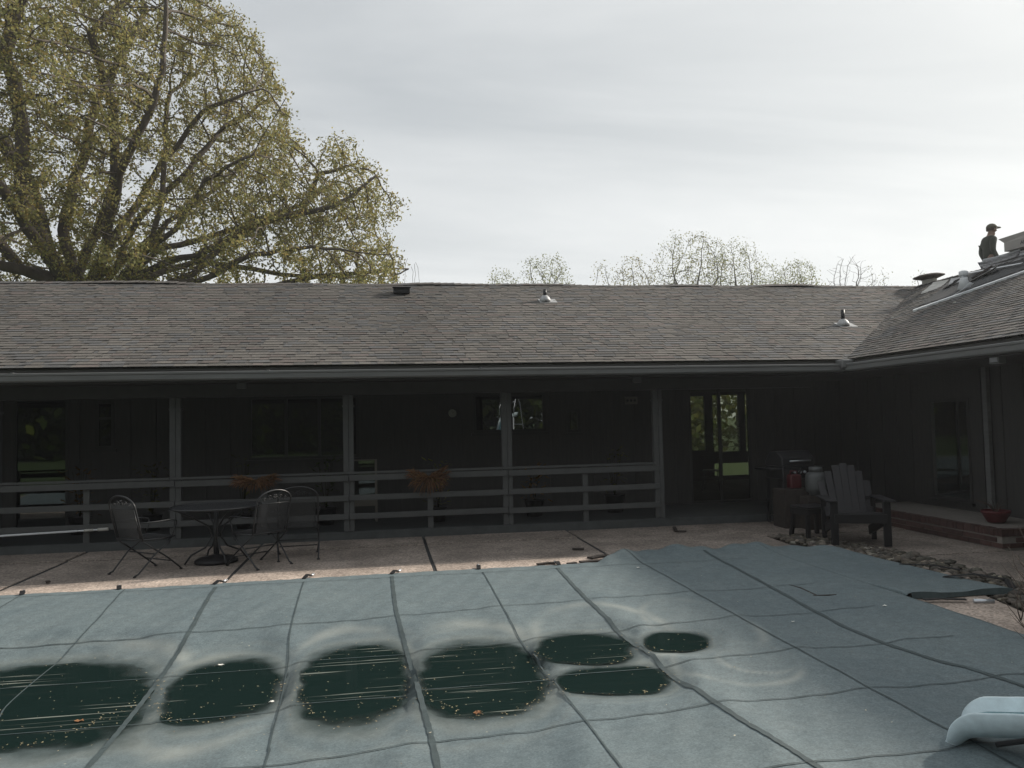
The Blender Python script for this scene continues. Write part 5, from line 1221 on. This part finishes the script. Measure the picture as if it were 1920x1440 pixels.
wood_mesh('trunk', nodes, parents, r, kids, 'bark', oak)
tips = [n for n, q, k in zip(nodes, r, kids) if q < .0225 and n.z > 4]
leaves_mesh('crown', tips, .058, 'oak_leaf', oak, 20, .13, [(1, 1, 1), (1.1, 1.05, .8), (.85, .9, .8), (1.25, 1.15, 1.0), (1.05, .85, .7)], rng)
print('oak', len(nodes), len(tips)*10)

def far_tree(name, lab, px, top, half, Y, natt, leafy, low=575, seed=0, spread=1.0, tints=((1, 1, 1),), bare=False, group='trees beyond the ridge', stems=3):
    random.seed(seed); rg = np.random.default_rng(seed)
    c = onY(px, low, Y); tp = onY(px, top, Y); hw = abs(onY(px+half, top, Y).x-tp.x); t = thing(name, lab, 'tree', (c.x, Y, -.07), 0, group)
    zt = tp.z+.07; zb = max(2.5, c.z); hh = (zt-zb); a_ = []
    while len(a_) < natt:
        u, v, w = rnd(-1, 1), rnd(-1, 1), rnd(0, 1); rr = math.hypot(u, v)
        lim = math.sqrt(max(0, 1-(abs(w-.45)/.56)**2.2))
        if rr > lim: continue
        if math.sin(u*7+seed)*math.sin(v*6+w*5)*math.sin(w*9+seed) > .25: continue
        a_.append((u*hw, v*hw*.9, zb+w*hh))
    nd = [Vector((0, 0, 0))]; pa = [-1]; nst = max(4, int((zb-1.0)/.9))
    for k in range(1, nst+1): nd.append(Vector((rnd(-.1, .1), rnd(-.1, .1), (zb-1.0)*k/nst))); pa.append(len(nd)-2)
    fk_ = len(nd)-1
    for s in range(stems):
        an = 2*math.pi*s/stems+rnd(-.4, .4); cur = fk_; d = Vector((math.cos(an)*.42*spread, math.sin(an)*.42*spread, 1)).normalized(); q = nd[fk_].copy()
        for k in range(int(hh*.55/.6)+1): q = q+(d+Vector((rnd(-.15, .15), rnd(-.15, .15), 0)))*.6; nd.append(q.copy()); pa.append(cur); cur = len(nd)-1
    st_ = max(.3, hh/18); nd, pa = colonize(nd, pa, a_, st_, hh*.6, st_*1.4, 90)
    rr, kd_ = radii(nd, pa, .011, 2.2); s_ = (.02*zt)/max(rr); rr = [v*(1 if v < .03 else 1+(s_-1)*min(1, (v-.03)/(max(rr)-.03))) for v in rr]
    wood_mesh('trunk', nd, pa, rr, kd_, 'bark_far', t)
    tp_ = [n for n, q in zip(nd, rr) if q < .016 and n.z > zb*.8]
    if leafy and tp_: leaves_mesh('crown', tp_, .07, 'far_leaf', t, leafy*3, .24, list(tints), rg)
    return t
gl_ = ((1, 1, 1), (1.1, 1.05, .8), (.85, .9, .8)); pk = ((1.15, .95, .85), (1, .95, .8))
far_tree('shrubby_tree', 'low green treetop just showing left of the bare twiggy one', 945, 505, 36, 62, 260, 4, seed=1, tints=gl_, stems=4)
far_tree('young_tree', 'pale green vase shaped tree above the middle vent pipe', 1025, 476, 52, 58, 420, 3, seed=2, spread=.8, tints=gl_, stems=6)
far_tree('young_tree', 'thin small treetop between the vase shaped and spreading trees', 1132, 490, 24, 60, 120, 2, seed=3, tints=pk, stems=2)
far_tree('spring_tree', 'leaning pinkish spring tree left of the tallest far tree', 1192, 477, 42, 57, 320, 3, seed=4, tints=pk, stems=3)
far_tree('spring_tree', 'tallest spreading far tree with forked dark limbs', 1300, 432, 72, 55, 750, 3, seed=5, spread=1.3, tints=gl_+pk, stems=4)
far_tree('spring_tree', 'rounded far tree touching the tallest on its right', 1382, 448, 52, 56, 520, 3, seed=6, tints=gl_, stems=3)
far_tree('spring_tree', 'low thin far tree between the rounded and paired trees', 1440, 486, 34, 60, 200, 3, seed=7, tints=gl_)
far_tree('spring_tree', 'pale yellow green tree left of the bare brown tree', 1497, 486, 46, 58, 400, 4, seed=8, tints=gl_, stems=4)
far_tree('bare_tree', 'dense bare twigged tree without leaves on the skyline', 1598, 474, 46, 58, 620, 0, seed=9, spread=.9, stems=5)
far_tree('bare_tree', 'small bare bush right of the dense bare tree', 1650, 497, 22, 60, 150, 1, seed=10, stems=3)
far_tree('bare_tree', 'faint twigs rising behind the round attic vent', 1735, 503, 26, 62, 60, 1, seed=12, stems=2)
far_tree('bare_tree', 'bare sapling twigs at the right foot of the oak', 775, 468, 26, 44, 70, 0, seed=13, spread=.6, stems=4)
far_tree('spring_tree', 'green understorey tree glimpsed below the oak limbs', 190, 470, 95, 48, 420, 7, seed=14, tints=gl_, stems=4)
# woodland across the lawn behind the camera: it is what the porch windows mirror
wp = []
rng = np.random.default_rng(5)
for k in range(300):
    x = rng.uniform(-45, 45); y = rng.uniform(-42, -24); h_ = rng.uniform(8, 15)
    for q in range(90): wp.append((x+rng.normal(0, 1.6), y+rng.normal(0, 1.6), abs(rng.normal(h_*.55, h_*.25))+.2))
leaves_mesh('woodland', wp, .40, 'wood_leaf', None, 6, .6, [(1, 1, 1), (1.4, 1.3, .8), (.7, .8, .7)], rng, kind='stuff')
bpy.data.objects['woodland']['label'] = 'green wood across the lawn mirrored in the porch windows'; bpy.data.objects['woodland']['category'] = 'wood'
tp2 = []
for k in range(60):
    x = rng.uniform(2, 34); y = rng.uniform(33, 40); h_ = rng.uniform(3, 6)
    for q in range(60): tp2.append((x+rng.normal(0, 1.2), y+rng.normal(0, 1.0), min(6.5, abs(rng.normal(h_*.5, h_*.28))+.1)))
th_ = leaves_mesh('thicket', tp2, .22, 'far_leaf', None, 4, .4, [(.8, .85, .6), (.6, .7, .45), (.9, .85, .6)], rng, kind='stuff'); th_['label'] = 'green thicket behind the house seen through the glass door'; th_['category'] = 'thicket'


# ---- thin scattering volume added to imitate lens glare and lift the darks
hzm = bpy.data.materials.new('haze_air'); hzm.use_nodes = True; hn = hzm.node_tree.nodes; hn.clear(); ho = hn.new('ShaderNodeOutputMaterial'); pv = hn.new('ShaderNodeVolumePrincipled')
pv.inputs['Color'].default_value = (0.92, 0.95, 1.0, 1); pv.inputs['Density'].default_value = 0.0009; pv.inputs['Anisotropy'].default_value = 0.45
hzm.node_tree.links.new(pv.outputs[0], ho.inputs['Volume']); MATS['haze_air'] = hzm
MB().bb(-70, 70, -60, 95, -3.2, 34).build('haze', 'haze_air', kind='stuff')
